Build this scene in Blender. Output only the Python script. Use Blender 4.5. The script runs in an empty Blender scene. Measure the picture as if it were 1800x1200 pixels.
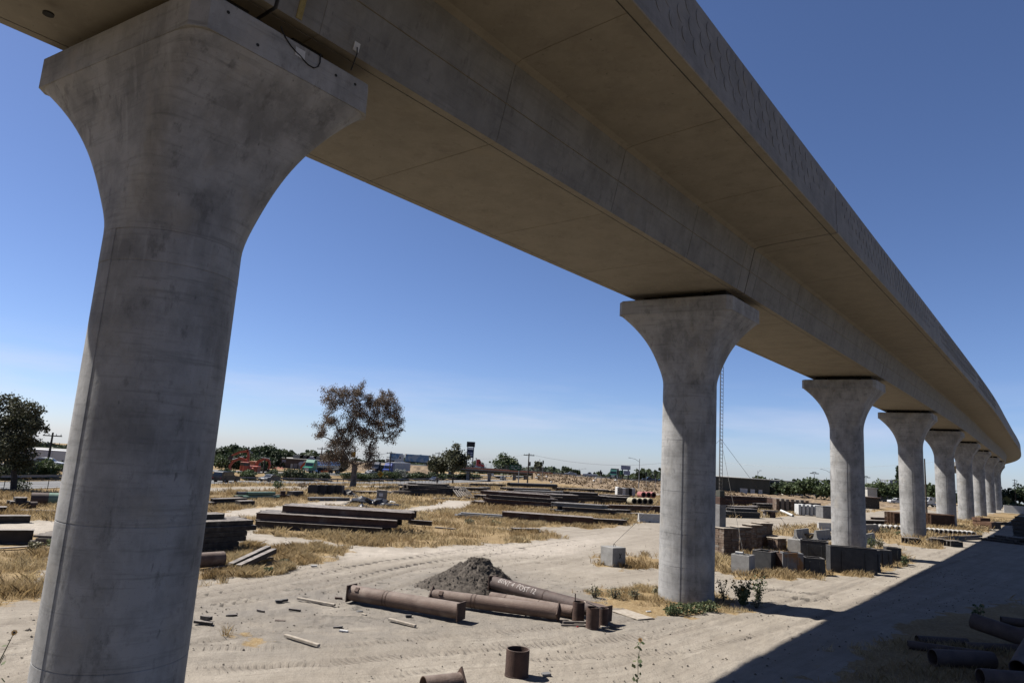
import bpy, bmesh, math, random
import numpy as np
from mathutils import Vector, Matrix, Quaternion
R = math.radians
ALB = .52      # the photograph is exposed up: surfaces keep modest real-world reflectance
rnd = random.Random(7)
S = bpy.context.scene
COL = S.collection

# ------------------------------------------------------------------ camera
FPX, TH, RO, CH = 1200.0, R(9.75), R(3.6), 6.5
VF = Vector((0, math.cos(TH), math.sin(TH)))
R0 = Vector((1, 0, 0)); U0 = Vector((0, -math.sin(TH), math.cos(TH)))
VR = R0*math.cos(RO)+U0*math.sin(RO); VU = U0*math.cos(RO)-R0*math.sin(RO)
CAM = Vector((0, 0, CH))
cd = bpy.data.cameras.new('camera'); co = bpy.data.objects.new('camera', cd); COL.objects.link(co)
m3 = Matrix((VR, VU, -VF)).transposed(); co.matrix_world = Matrix.Translation(CAM) @ m3.to_4x4()
cd.sensor_width = 36; cd.lens = 24; cd.clip_start = .1; cd.clip_end = 9000
S.camera = co

# ------------------------------------------------------------------ sky, sun, exposure
SUN_AZ, SUN_EL = R(286), R(50.5)
w = bpy.data.worlds.new('World'); S.world = w; w.use_nodes = True
nt = w.node_tree; bg = nt.nodes['Background']
sky = nt.nodes.new('ShaderNodeTexSky'); sky.sky_type = 'NISHITA'; sky.sun_disc = False
sky.sun_elevation = SUN_EL; sky.sun_rotation = SUN_AZ
sky.air_density = .7; sky.dust_density = .3; sky.ozone_density = 6.0; sky.altitude = 0
# thin cirrus low over the horizon
tc = nt.nodes.new('ShaderNodeTexCoord'); mp = nt.nodes.new('ShaderNodeMapping'); mp.inputs['Scale'].default_value = (2.2, 2.2, 17)
nz = nt.nodes.new('ShaderNodeTexNoise'); nz.inputs['Scale'].default_value = 1.6; nz.inputs['Detail'].default_value = 5; nz.inputs['Roughness'].default_value = .55
sx = nt.nodes.new('ShaderNodeSeparateXYZ')
rp = nt.nodes.new('ShaderNodeValToRGB'); rp.color_ramp.elements[0].position = .42; rp.color_ramp.elements[1].position = .72
el = nt.nodes.new('ShaderNodeValToRGB')
e = el.color_ramp.elements; e[0].position = .02; e[0].color = (0, 0, 0, 1); e[1].position = .06; e[1].color = (1, 1, 1, 1)
x = e.new(.085); x.color = (.6, .6, .6, 1); x = e.new(.13); x.color = (0, 0, 0, 1)
ml = nt.nodes.new('ShaderNodeMath'); ml.operation = 'MULTIPLY'
m2 = nt.nodes.new('ShaderNodeMath'); m2.operation = 'MULTIPLY'; m2.inputs[1].default_value = .42
mx = nt.nodes.new('ShaderNodeMix'); mx.data_type = 'RGBA'; mx.inputs['B'].default_value = (6.2, 6.6, 7.2, 1)
L = nt.links.new
L(tc.outputs['Generated'], mp.inputs[0]); L(mp.outputs[0], nz.inputs['Vector']); L(nz.outputs['Fac'], rp.inputs[0])
L(tc.outputs['Generated'], sx.inputs[0]); L(sx.outputs['Z'], el.inputs[0])
L(rp.outputs[0], ml.inputs[0]); L(el.outputs[0], ml.inputs[1]); L(ml.outputs[0], m2.inputs[0]); L(m2.outputs[0], mx.inputs['Factor'])
tn = nt.nodes.new('ShaderNodeVectorMath'); tn.operation = 'MULTIPLY'; tn.inputs[1].default_value = (1.09, 1.03, 1.11)
L(sky.outputs[0], mx.inputs['A']); L(mx.outputs['Result'], tn.inputs[0]); L(tn.outputs[0], bg.inputs[0])
bg.inputs[1].default_value = .052
sl = bpy.data.lights.new('sun', 'SUN'); sl.energy = 5.0; sl.angle = R(.53); sl.color = (1, .955, .89)
so = bpy.data.objects.new('sun', sl); COL.objects.link(so)
LD = Vector((-math.sin(SUN_AZ)*math.cos(SUN_EL), -math.cos(SUN_AZ)*math.cos(SUN_EL), -math.sin(SUN_EL)))
so.rotation_euler = LD.to_track_quat('-Z', 'Y').to_euler(); so.location = (-60, 20, 80)
vs = S.view_settings; vs.view_transform = 'Standard'; vs.look = 'None'; vs.exposure = 1.15; vs.gamma = 1; vs.use_curve_mapping = False

# ------------------------------------------------------------------ places read off the ground
def ray(px, py): return VF*FPX+VR*(px-900)-VU*(py-600)
def G(px, py, z=0.0):                     # point of the plane at height z
    d = ray(px, py); t = (z-CH)/d.z; p = CAM+d*t; return Vector((p.x, p.y, z))
def D(px, py, Y):                         # point at distance Y
    d = ray(px, py); return CAM+d*(Y/d.y)
def sm(a, b, x):
    t = min(1, max(0, (x-a)/(b-a))); return t*t*(3-2*t)
# the highway runs along a line; off() is the distance beyond its near edge
HA = Vector((-52.5, 73.6)); HD = Vector((math.sin(R(14)), math.cos(R(14)))); HN = Vector((-HD.y, HD.x))
def off(X, Y): return (X-HA.x)*HN.x+(Y-HA.y)*HN.y
def along(X, Y): return (X-HA.x)*HD.x+(Y-HA.y)*HD.y
def hz(X, Y):                             # height of the terrain: it falls along the highway
    r = math.hypot(X, Y)
    return -(.0235*max(0, min(Y, 180)-105)+.008*max(0, min(Y, 330)-180))*sm(-22, -1, off(X, Y))-.0145*max(0, r-300)+1.3*sm(13, 17.5, off(X, Y))*sm(60, 110, Y)
def HW(s, o): p = HA+HD*s+HN*o; return Vector((p.x, p.y, hz(p.x, p.y)))
def at(px, Y, py=845):                    # on the terrain in direction px at distance Y
    p = D(px, py, Y); return Vector((p.x, p.y, hz(p.x, p.y)))
def hwx(px, o, py=845):                   # on the highway strip: lateral offset o, direction px
    d = ray(px, py); d2 = Vector((d.x, d.y))
    t = (o+HA.dot(HN))/d2.dot(HN); p = d2*t; return Vector((p.x, p.y, hz(p.x, p.y)))

# ------------------------------------------------------------------ materials
def mat(name, c1, c2=None, scale=3.0, rough=.85, bump=0.0, bscale=None, metal=0.0, stretch=(1, 1, 1), fine=.12, spec=.3, spot=None, coat=0.0, lo=.35, hi=.68, dust=0.0):
    c1 = tuple(q*ALB for q in c1); c2 = c2 and tuple(q*ALB for q in c2)
    if spot: spot = (tuple(q*ALB for q in spot[0]),)+spot[1:]
    m = bpy.data.materials.new(name); m.use_nodes = True; n = m.node_tree; b = n.nodes['Principled BSDF']
    b.inputs['Roughness'].default_value = rough; b.inputs['Metallic'].default_value = metal
    b.inputs['Specular IOR Level'].default_value = spec; b.inputs['Coat Weight'].default_value = coat
    if c2 is None:
        b.inputs['Base Color'].default_value = (*c1, 1)
        if not bump: return m
        c2 = c1
    g = n.nodes.new('ShaderNodeNewGeometry'); mp = n.nodes.new('ShaderNodeMapping'); mp.inputs['Scale'].default_value = stretch
    n.links.new(g.outputs['Position'], mp.inputs[0])
    t = n.nodes.new('ShaderNodeTexNoise'); t.inputs['Scale'].default_value = scale; t.inputs['Detail'].default_value = 6; t.inputs['Roughness'].default_value = .6
    n.links.new(mp.outputs[0], t.inputs['Vector'])
    r = n.nodes.new('ShaderNodeValToRGB'); r.color_ramp.elements[0].position = lo; r.color_ramp.elements[1].position = hi
    r.color_ramp.elements[0].color = (*c1, 1); r.color_ramp.elements[1].color = (*c2, 1)
    n.links.new(t.outputs['Fac'], r.inputs[0])
    f = n.nodes.new('ShaderNodeTexNoise'); f.inputs['Scale'].default_value = scale*9; f.inputs['Detail'].default_value = 3
    n.links.new(mp.outputs[0], f.inputs['Vector'])
    mr = n.nodes.new('ShaderNodeMapRange'); mr.inputs[3].default_value = 1-fine*2; mr.inputs[4].default_value = 1+fine*2
    n.links.new(f.outputs['Fac'], mr.inputs[0])
    v = n.nodes.new('ShaderNodeVectorMath'); v.operation = 'SCALE'
    n.links.new(r.outputs[0], v.inputs[0]); n.links.new(mr.outputs[0], v.inputs['Scale'])
    out = v.outputs[0]
    if spot:                                # patches of another colour (rust, stains)
        sc, sz, a, bb = spot
        t2 = n.nodes.new('ShaderNodeTexNoise'); t2.inputs['Scale'].default_value = sz; t2.inputs['Detail'].default_value = 5
        n.links.new(g.outputs['Position'], t2.inputs['Vector'])
        r2 = n.nodes.new('ShaderNodeValToRGB'); r2.color_ramp.elements[0].position = a; r2.color_ramp.elements[1].position = bb
        n.links.new(t2.outputs['Fac'], r2.inputs[0])
        mx = n.nodes.new('ShaderNodeMix'); mx.data_type = 'RGBA'; mx.inputs['B'].default_value = (*sc, 1)
        n.links.new(r2.outputs[0], mx.inputs['Factor']); n.links.new(out, mx.inputs['A']); out = mx.outputs['Result']
    if dust:                                # yard dust settled on the upper faces
        sp = n.nodes.new('ShaderNodeSeparateXYZ'); n.links.new(g.outputs['True Normal'], sp.inputs[0])
        d1 = n.nodes.new('ShaderNodeMapRange'); d1.inputs[1].default_value = .55; d1.inputs[2].default_value = .98; n.links.new(sp.outputs['Z'], d1.inputs[0])
        d2 = n.nodes.new('ShaderNodeMapRange'); d2.inputs[1].default_value = .25; d2.inputs[2].default_value = .6; d2.inputs[4].default_value = dust; n.links.new(t.outputs['Fac'], d2.inputs[0])
        d3 = n.nodes.new('ShaderNodeMath'); d3.operation = 'MULTIPLY'; n.links.new(d1.outputs[0], d3.inputs[0]); n.links.new(d2.outputs[0], d3.inputs[1])
        mx = n.nodes.new('ShaderNodeMix'); mx.data_type = 'RGBA'; mx.inputs['B'].default_value = (.40*ALB, .355*ALB, .315*ALB, 1)
        n.links.new(d3.outputs[0], mx.inputs['Factor']); n.links.new(out, mx.inputs['A']); out = mx.outputs['Result']
    n.links.new(out, b.inputs['Base Color'])
    if bump:
        bt = n.nodes.new('ShaderNodeTexNoise'); bt.inputs['Scale'].default_value = bscale or scale*6; bt.inputs['Detail'].default_value = 5
        n.links.new(mp.outputs[0], bt.inputs['Vector'])
        bp = n.nodes.new('ShaderNodeBump'); bp.inputs['Strength'].default_value = bump; bp.inputs['Distance'].default_value = .05
        n.links.new(bt.outputs['Fac'], bp.inputs['Height']); n.links.new(bp.outputs[0], b.inputs['Normal'])
    return m

def concrete(name, base, dark, blot=.5):
    base = tuple(q*ALB for q in base); dark = tuple(q*ALB for q in dark)
    m = bpy.data.materials.new(name); m.use_nodes = True; n = m.node_tree; b = n.nodes['Principled BSDF']
    b.inputs['Roughness'].default_value = .82; b.inputs['Specular IOR Level'].default_value = .25
    def N(t, **k):
        q = n.nodes.new(t)
        for a, v in k.items(): q.inputs[a].default_value = v
        return q
    lk = n.links.new
    g = n.nodes.new('ShaderNodeNewGeometry')
    def noise(scale, stretch, detail, r=.6):
        mp = N('ShaderNodeMapping', Scale=stretch); lk(g.outputs['Position'], mp.inputs[0])
        t = N('ShaderNodeTexNoise', Scale=scale, Detail=detail, Roughness=r); lk(mp.outputs[0], t.inputs['Vector']); return t.outputs['Fac']
    def ramp(s, a, c):
        q = n.nodes.new('ShaderNodeMapRange'); q.inputs[1].default_value = a; q.inputs[2].default_value = c; lk(s, q.inputs[0]); return q.outputs[0]
    def mix(f, a, bb, k=1.0):
        q = n.nodes.new('ShaderNodeMix'); q.data_type = 'RGBA'
        if k != 1:
            mm = n.nodes.new('ShaderNodeMath'); mm.operation = 'MULTIPLY'; mm.inputs[1].default_value = k; lk(f, mm.inputs[0]); f = mm.outputs[0]
        lk(f, q.inputs['Factor'])
        for s, v in (('A', a), ('B', bb)):
            if isinstance(v, tuple): q.inputs[s].default_value = (*v, 1)
            else: lk(v, q.inputs[s])
        return q.outputs['Result']
    c = mix(ramp(noise(.9, (1, 1, .8), 8, .66), .40, .62), base, dark, .18+blot)                       # cloudy patches
    c = mix(ramp(noise(2.6, (1, 1, .5), 5, .7), .57, .67), c, tuple(x*.62 for x in dark), blot*.9)    # dark blotches
    c = mix(ramp(noise(3.1, (1.6, 1.6, .13), 4), .56, .74), c, tuple(min(1, x*1.18) for x in base), .5)  # pale runs
    c = mix(ramp(noise(2.6, (.2, .2, 3.0), 6, .7), .53, .68), c, tuple(x*.72 for x in dark), blot*.8)     # pour bands
    c = mix(ramp(noise(1.1, (1, 1, .8), 4), .55, .75), c, (base[0]*1.0, base[1]*.9, base[2]*.74), blot*.7)   # warm stains
    c = mix(ramp(noise(38, (1, 1, 1), 3), .63, .72), c, tuple(x*.5 for x in dark), .5)            # pits
    c = mix(ramp(noise(6.5, (1, 1, .3), 3, .5), .70, .76), c, tuple(x*.45 for x in dark), .6)     # dark drips and spots
    lk(c, b.inputs['Base Color'])
    bp = N('ShaderNodeBump', Strength=.22, Distance=.03); lk(noise(9, (1, 1, 1), 8, .65), bp.inputs['Height']); lk(bp.outputs[0], b.inputs['Normal'])
    return m

MT = {}
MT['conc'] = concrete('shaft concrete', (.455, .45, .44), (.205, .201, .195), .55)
MT['deck'] = concrete('bounce-warmed deck concrete', (.36, .326, .262), (.25, .224, .178), .3)  # warm ground bounce on the soffit is put into this base colour
MT['web'] = concrete('web and parapet concrete', (.285, .28, .268), (.175, .172, .165), .48)  # greyer, darker copy of the deck colour, without the bounce warmth
MT['block'] = mat('cast block concrete', (.28, .272, .255), (.40, .39, .37), 2.2, .9, .3)
MT['white'] = mat('white paint', (.62, .62, .60), (.74, .74, .73), 1.5, .6)
MT['whitec'] = mat('white rail concrete', (.55, .54, .51), (.66, .65, .62), 2, .8, .2)
MT['gap'] = mat('bearing rubber', (.012, .012, .012), rough=.9)
MT['joint'] = mat('joint filler', (.03, .03, .028), rough=.9)
MT['foam'] = mat('yellow joint foam', (.33, .26, .10), (.42, .34, .15), 9, .9, .5)
MT['rust'] = mat('rusted steel', (.060, .034, .026), (.115, .066, .048), 3.2, .85, .35, 30, spot=((.17, .10, .065), 1.4, .55, .75), dust=0.3)
MT['rustp'] = mat('brown pipe steel', (.12, .07, .048), (.195, .122, .088), 1.6, .75, .35, 24, spot=((.30, .222, .172), 1.3, .5, .7), spec=.45, dust=0.35)
MT['rustd'] = mat('dark rusted pipe', (.075, .05, .042), (.135, .09, .074), 2.4, .75, .3, 24, spec=.4)
MT['beam'] = mat('weathered beam steel', (.030, .022, .019), (.072, .05, .04), 2.0, .72, .3, 20, spot=((.14, .12, .105), 1.1, .58, .75), spec=.45, dust=0.9)
MT['beamr'] = mat('reddish beam steel', (.065, .03, .022), (.12, .06, .042), 1.8, .75, .3, 20, spot=((.19, .15, .13), .8, .56, .72), spec=.4, dust=0.9)
MT['dsteel'] = mat('dark painted steel', (.028, .029, .031), (.058, .058, .06), 2.5, .7, .2, spec=.4, dust=0.5)
MT['gsteel'] = mat('grey steel plate', (.16, .155, .15), (.25, .245, .24), 2.2, .65, .15, spec=.45)
MT['patchsteel'] = mat('grey steel with orange rust', (.15, .15, .152), (.22, .22, .22), 3, .65, .15, spec=.45, spot=((.27, .125, .03), 1.15, .53, .63))
MT['timber'] = mat('weathered timber', (.16, .135, .115), (.31, .275, .24), 4, .9, .5, 30, stretch=(1, 1, 3))
MT['timberd'] = mat('dark creosote timber', (.035, .03, .027), (.10, .088, .078), 3.4, .88, .5, 26, spot=((.26, .24, .215), 1.3, .6, .75), dust=0.95)
MT['crate'] = mat('brown dunnage wood', (.125, .086, .06), (.25, .18, .132), 1.7, .9, .4, 30, spot=((.36, .31, .26), 2.8, .55, .7))
MT['plank'] = mat('pale plank', (.40, .34, .27), (.55, .49, .41), 5, .9, .3)
MT['gravel'] = mat('dark gravel', (.08, .066, .054), (.18, .152, .124), 7, .95, 1.0, 40)
MT['asphalt'] = mat('asphalt', (.17, .17, .172), (.235, .235, .235), .35, .9, .2, 60)
MT['paintline'] = mat('road paint', (.6, .6, .56), (.72, .72, .68), 6, .7)
MT['galv'] = mat('galvanised steel', (.30, .31, .32), (.42, .43, .44), 3, .5, metal=.4)
MT['wood_pole'] = mat('utility pole wood', (.055, .043, .035), (.10, .08, .066), 4, .9, .4)
MT['black'] = mat('black rubber', (.014, .014, .015), rough=.8)
MT['cable'] = mat('black cable', (.012, .012, .013), rough=.6)
MT['wire'] = mat('steel wire', (.10, .09, .08), rough=.6)
MT['glass'] = mat('dark window glass', (.02, .025, .03), rough=.08, spec=.6)
MT['chrome'] = mat('bright tank metal', (.62, .66, .72), rough=.22, metal=.9)
MT['orange'] = mat('orange machine paint', (.50, .075, .022), (.60, .105, .03), 2, .5, spec=.4)
def paint(nm, c): MT[nm] = mat(nm+' paint', c, rough=.4, spec=.4, coat=.15)
paint('pwhite', (.66, .67, .68)); paint('pblack', (.014, .015, .017)); paint('pblue', (.025, .07, .36)); paint('pdkblue', (.03, .045, .09))
paint('pgreen', (.015, .26, .15)); paint('pred', (.42, .02, .025)); paint('pgrey', (.22, .23, .25)); paint('pteal', (.02, .12, .10)); paint('pgunmetal', (.05, .058, .07))
MT['trailer'] = mat('trailer skin', (.50, .51, .54), (.58, .59, .62), 1, .5)
MT['mural'] = mat('printed blue trailer side', (.16, .30, .48), (.40, .48, .56), .55, .5, fine=.02, lo=.45, hi=.52, spot=((.45, .26, .12), .5, .66, .68))
MT['brownwall'] = mat('brown stucco', (.085, .065, .058), (.12, .095, .085), .5, .95)
MT['oldwall'] = mat('olive metal cladding', (.072, .076, .062), (.105, .108, .09), .5, .8, stretch=(1, 1, .1))
MT['paleroof'] = mat('pale roof sheet', (.44, .43, .38), (.55, .54, .49), .5, .7)
MT['greywall'] = mat('grey building wall', (.22, .22, .23), (.30, .30, .31), .3, .9)
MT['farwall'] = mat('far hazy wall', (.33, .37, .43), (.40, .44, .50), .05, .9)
MT['cream'] = mat('cream wall', (.55, .53, .47), (.63, .61, .55), .4, .9)
MT['terracotta'] = mat('terracotta roof', (.50, .20, .12), (.60, .27, .17), 2, .85)
MT['signblue'] = mat('dark blue sign face', (.012, .022, .075), (.02, .035, .11), 1, .4)
MT['signblack'] = mat('black sign face', (.011, .011, .014), rough=.5)
MT['signwhite'] = mat('white sign face', (.68, .69, .72), rough=.5)
MT['signgreen'] = mat('green road sign', (.010, .10, .055), rough=.45)
MT['signyellow'] = mat('yellow warning sign', (.55, .30, .012), rough=.5)
MT['signpale'] = mat('pale blue sign face', (.30, .34, .46), (.42, .46, .58), 1.2, .5)
MT['tanroll'] = mat('tan banded roll', (.44, .39, .27), (.55, .50, .37), 3, .85)
MT['pinkroll'] = mat('faded red roll', (.42, .14, .13), (.52, .24, .22), 3, .85)
MT['greenpipe'] = mat('pale green pipe coating', (.16, .27, .20), (.24, .36, .28), 2, .7)
MT['cpipe'] = mat('pale concrete pipe', (.40, .38, .35), (.54, .52, .48), 2.2, .9, .2)
MT['sheet'] = mat('brown sheet pile', (.10, .052, .030), (.18, .10, .06), 2, .85, .3)
MT['tarp'] = mat('black plastic tarp', (.035, .037, .045), (.11, .115, .13), 4, .35, .3)
MT['chalk'] = mat('chalk writing', (.30, .25, .23), (.62, .57, .53), 14, .9, lo=.3, hi=.55)
MT['redtag'] = mat('red plastic', (.6, .05, .06), rough=.4)
MT['slope'] = mat('rough dry slope', (.17, .12, .075), (.36, .265, .165), .5, .95, .9, 5, lo=.38, hi=.62)

def leafmat(name, c, c2, tr=.25, cut=None):
    c = tuple(q*ALB for q in c); c2 = tuple(q*ALB for q in c2)
    m = bpy.data.materials.new(name); m.use_nodes = True; n = m.node_tree; b = n.nodes['Principled BSDF']
    b.inputs['Roughness'].default_value = .65; b.inputs['Specular IOR Level'].default_value = .25
    a = n.nodes.new('ShaderNodeAttribute'); a.attribute_name = 'rnd'
    mx = n.nodes.new('ShaderNodeMix'); mx.data_type = 'RGBA'; mx.inputs['A'].default_value = (*c, 1); mx.inputs['B'].default_value = (*c2, 1)
    n.links.new(a.outputs['Fac'], mx.inputs['Factor']); n.links.new(mx.outputs['Result'], b.inputs['Base Color'])
    t = n.nodes.new('ShaderNodeBsdfTranslucent'); n.links.new(mx.outputs['Result'], t.inputs['Color'])
    s = n.nodes.new('ShaderNodeMixShader'); s.inputs[0].default_value = tr
    n.links.new(b.outputs[0], s.inputs[1]); n.links.new(t.outputs[0], s.inputs[2])
    n.links.new(s.outputs[0], n.nodes['Material Output'].inputs[0]); return m
MT['leaf_dark'] = leafmat('dark evergreen leaves', (.03, .05, .024), (.085, .115, .055))
MT['leaf_mid'] = leafmat('mid green leaves', (.055, .085, .036), (.14, .18, .075))
MT['leaf_oak'] = leafmat('dusty oak leaves', (.065, .075, .042), (.17, .17, .10))
MT['leaf_dead'] = leafmat('dead brown leaves', (.14, .102, .07), (.31, .23, .16))
MT['leaf_hedge'] = leafmat('hedge leaves', (.055, .08, .042), (.14, .165, .09))
MT['leaf_pale'] = leafmat('flowering shrub leaves', (.14, .17, .13), (.55, .56, .52))
MT['leaf_weed'] = leafmat('weed leaves', (.085, .12, .05), (.22, .25, .12))
MT['leaf_grey'] = leafmat('grey green weed leaves', (.17, .17, .10), (.36, .32, .19))
MT['petal'] = leafmat('sunflower petals', (.65, .30, .01), (.75, .42, .02))
MT['straw'] = leafmat('dry straw', (.40, .27, .125), (.72, .57, .325), .35)
MT['bark'] = mat('bark', (.05, .04, .033), (.11, .09, .075), 5, .95, .6, 20)
MT['barkp'] = mat('pale peeling bark', (.12, .095, .08), (.32, .27, .23), 2.4, .9, .4)
MT['stem'] = mat('plant stem', (.10, .10, .05), rough=.8)

# ------------------------------------------------------------------ mesh helpers
class MB:
    def __init__(s): s.v = []; s.f = []
    def add(s, vs, fs):
        o = len(s.v); s.v += [tuple(v) for v in vs]; s.f += [tuple(i+o for i in f) for f in fs]; return s
    def box(s, c, size, rz=0.0, rx=0.0, ry=0.0, ch=0.0):
        x, y, z = (q/2 for q in size)
        if ch:                              # chamfered box
            vs = []; 
            for sx in (-1, 1):
                for sy in (-1, 1):
                    for sz in (-1, 1):
                        vs += [(sx*x, sy*(y-ch), sz*(z-ch)), (sx*(x-ch), sy*y, sz*(z-ch)), (sx*(x-ch), sy*(y-ch), sz*z)]
            def i(a, b, c_, k): return ((a > 0)*4+(b > 0)*2+(c_ > 0))*3+k
            fs = [[i(a, -1, -1, 0), i(a, 1, -1, 0), i(a, 1, 1, 0), i(a, -1, 1, 0)] for a in (-1, 1)]
            fs += [[i(-1, a, -1, 1), i(1, a, -1, 1), i(1, a, 1, 1), i(-1, a, 1, 1)] for a in (-1, 1)]
            fs += [[i(-1, -1, a, 2), i(1, -1, a, 2), i(1, 1, a, 2), i(-1, 1, a, 2)] for a in (-1, 1)]
            for a in (-1, 1):
                for b in (-1, 1):
                    fs.append([i(a, b, -1, 0), i(a, b, 1, 0), i(a, b, 1, 1), i(a, b, -1, 1)])
                    fs.append([i(a, -1, b, 0), i(a, 1, b, 0), i(a, 1, b, 2), i(a, -1, b, 2)])
                    fs.append([i(-1, a, b, 1), i(1, a, b, 1), i(1, a, b, 2), i(-1, a, b, 2)])
                    for c_ in (-1, 1): fs.append([i(a, b, c_, 0), i(a, b, c_, 1), i(a, b, c_, 2)])
        else:
            vs = [(a*x, b*y, d*z) for a in (-1, 1) for b in (-1, 1) for d in (-1, 1)]
            fs = [(0, 1, 3, 2), (4, 6, 7, 5), (0, 4, 5, 1), (2, 3, 7, 6), (0, 2, 6, 4), (1, 5, 7, 3)]
        M = Matrix.Rotation(rz, 3, 'Z') @ Matrix.Rotation(ry, 3, 'Y') @ Matrix.Rotation(rx, 3, 'X'); c = Vector(c)
        return s.add([M @ Vector(v)+c for v in vs], fs)
    def loft(s, rings, closed=True, cap=True):
        n = len(rings[0]); o = len(s.v)
        for r in rings: s.v += [tuple(p) for p in r]
        for k in range(len(rings)-1):
            for j in range(n if closed else n-1):
                a = o+k*n+j; b = o+k*n+(j+1) % n; s.f.append((a, b, b+n, a+n))
        if cap and closed:
            s.f.append(tuple(o+j for j in reversed(range(n)))); s.f.append(tuple(o+(len(rings)-1)*n+j for j in range(n)))
        return s
    def tube(s, pts, rad, n=8, cap=True):
        pts = [Vector(p) for p in pts]
        if not hasattr(rad, '__len__'): rad = [rad]*len(pts)
        rings = []; up = None
        for i, p in enumerate(pts):
            d = (pts[min(i+1, len(pts)-1)]-pts[max(i-1, 0)]).normalized()
            if up is None: up = Vector((0, 0, 1)) if abs(d.z) < .9 else Vector((1, 0, 0))
            a = d.cross(up).normalized(); b = a.cross(d).normalized(); up = b
            rings.append([p+(a*math.cos(t)+b*math.sin(t))*rad[i] for t in (2*math.pi*k/n for k in range(n))])
        return s.loft(rings, True, cap)
    def pipe(s, p0, p1, ro, ri, n=20):       # open pipe
        p0, p1 = Vector(p0), Vector(p1); d = (p1-p0).normalized()
        up = Vector((0, 0, 1)) if abs(d.z) < .9 else Vector((1, 0, 0)); a = d.cross(up).normalized(); b = a.cross(d)
        def ring(p, r): return [p+(a*math.cos(2*math.pi*k/n)+b*math.sin(2*math.pi*k/n))*r for k in range(n)]
        s.loft([ring(p0, ri), ring(p0, ro), ring(p1, ro), ring(p1, ri), ring(p0, ri)], True, False); return s
    def prism(s, poly, y0, y1):              # polygon in x,z pulled along y
        n = len(poly); vs = [(p[0], y0, p[1]) for p in poly]+[(p[0], y1, p[1]) for p in poly]
        return s.add(vs, [tuple(range(n)), tuple(reversed(range(n, 2*n)))]+[(i, i+n, (i+1) % n+n, (i+1) % n) for i in range(n)])
    def build(s, name, m, parent=None, smooth=False, loc=None, rz=0.0):
        me = bpy.data.meshes.new(name); me.from_pydata(s.v, [], s.f); me.update()
        return link(name, me, m, parent, smooth, loc, rz)
def link(name, me, m, parent=None, smooth=False, loc=None, rz=0.0):
    bm = bmesh.new(); bm.from_mesh(me); bmesh.ops.recalc_face_normals(bm, faces=bm.faces)
    if smooth:
        for f in bm.faces: f.smooth = True
        for e_ in bm.edges:
            if len(e_.link_faces) == 2 and e_.calc_face_angle(0) > R(34): e_.smooth = False
    bm.to_mesh(me); bm.free()
    if m: me.materials.append(MT[m] if isinstance(m, str) else m)
    o = bpy.data.objects.new(name, me); COL.objects.link(o); o.parent = parent
    if loc is not None: o.location = loc
    if rz: o.rotation_euler = (0, 0, rz)
    return o
ORDW = ['leftmost', 'second from the left', 'third from the left', 'fourth from the left', 'fifth from the left', 'sixth from the left', 'seventh from the left', 'eighth from the left']
def tag(o, label, cat, group=None, kind=None):
    if label: o['label'] = label
    if cat: o['category'] = cat
    if group: o['group'] = group
    if kind or cat: o['kind'] = kind or 'thing'
    return o
def thing(name, label, cat, loc=(0, 0, 0), rz=0.0, group=None):
    o = bpy.data.objects.new(name, None); COL.objects.link(o); o.location = loc; o.rotation_euler = (0, 0, rz); o.empty_display_size = .3
    return tag(o, label, cat, group)
def copy_tree(o, parent=None):
    c = o.copy(); COL.objects.link(c); c.parent = parent
    for ch in list(o.children): copy_tree(ch, c)
    return c
def share(o, parent=None, loc=None, rz=None, name=None):
    c = o.copy(); COL.objects.link(c); c.parent = parent
    if loc is not None: c.location = loc
    if rz is not None: c.rotation_euler = (0, 0, rz)
    return c
def cards(name, pts, size, m, parent, rg, hang=0.0, aspect=1.0, loc=None):   # many small leaf faces in one mesh
    pts = np.asarray(pts, float); n = len(pts)
    a = rg.normal(size=(n, 3)); a[:, 2] *= (1-hang); a /= np.linalg.norm(a, axis=1)[:, None]+1e-9
    b = rg.normal(size=(n, 3)); b[:, 2] -= 3*hang; b -= a*(a*b).sum(1)[:, None]; b /= np.linalg.norm(b, axis=1)[:, None]+1e-9
    sz = (size*rg.uniform(.55, 1.35, n))[:, None]; a = a*sz*.5/aspect**.5; b = b*sz*.5*aspect**.5
    v = np.stack([pts-b, pts+a*.9, pts+b, pts-a*.9], 1).reshape(-1, 3)
    me = bpy.data.meshes.new(name); me.vertices.add(4*n); me.vertices.foreach_set('co', v.ravel())
    me.loops.add(4*n); me.loops.foreach_set('vertex_index', np.arange(4*n, dtype=np.int32))
    me.polygons.add(n); me.polygons.foreach_set('loop_start', np.arange(0, 4*n, 4, dtype=np.int32))
    at_ = me.attributes.new('rnd', 'FLOAT', 'FACE'); at_.data.foreach_set('value', rg.uniform(0, 1, n).astype(np.float32))
    me.update(calc_edges=True); me.materials.append(MT[m] if isinstance(m, str) else m)
    o = bpy.data.objects.new(name, me); COL.objects.link(o); o.parent = parent
    if loc is not None: o.location = loc
    return o
NPR = np.random.default_rng(11)
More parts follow.
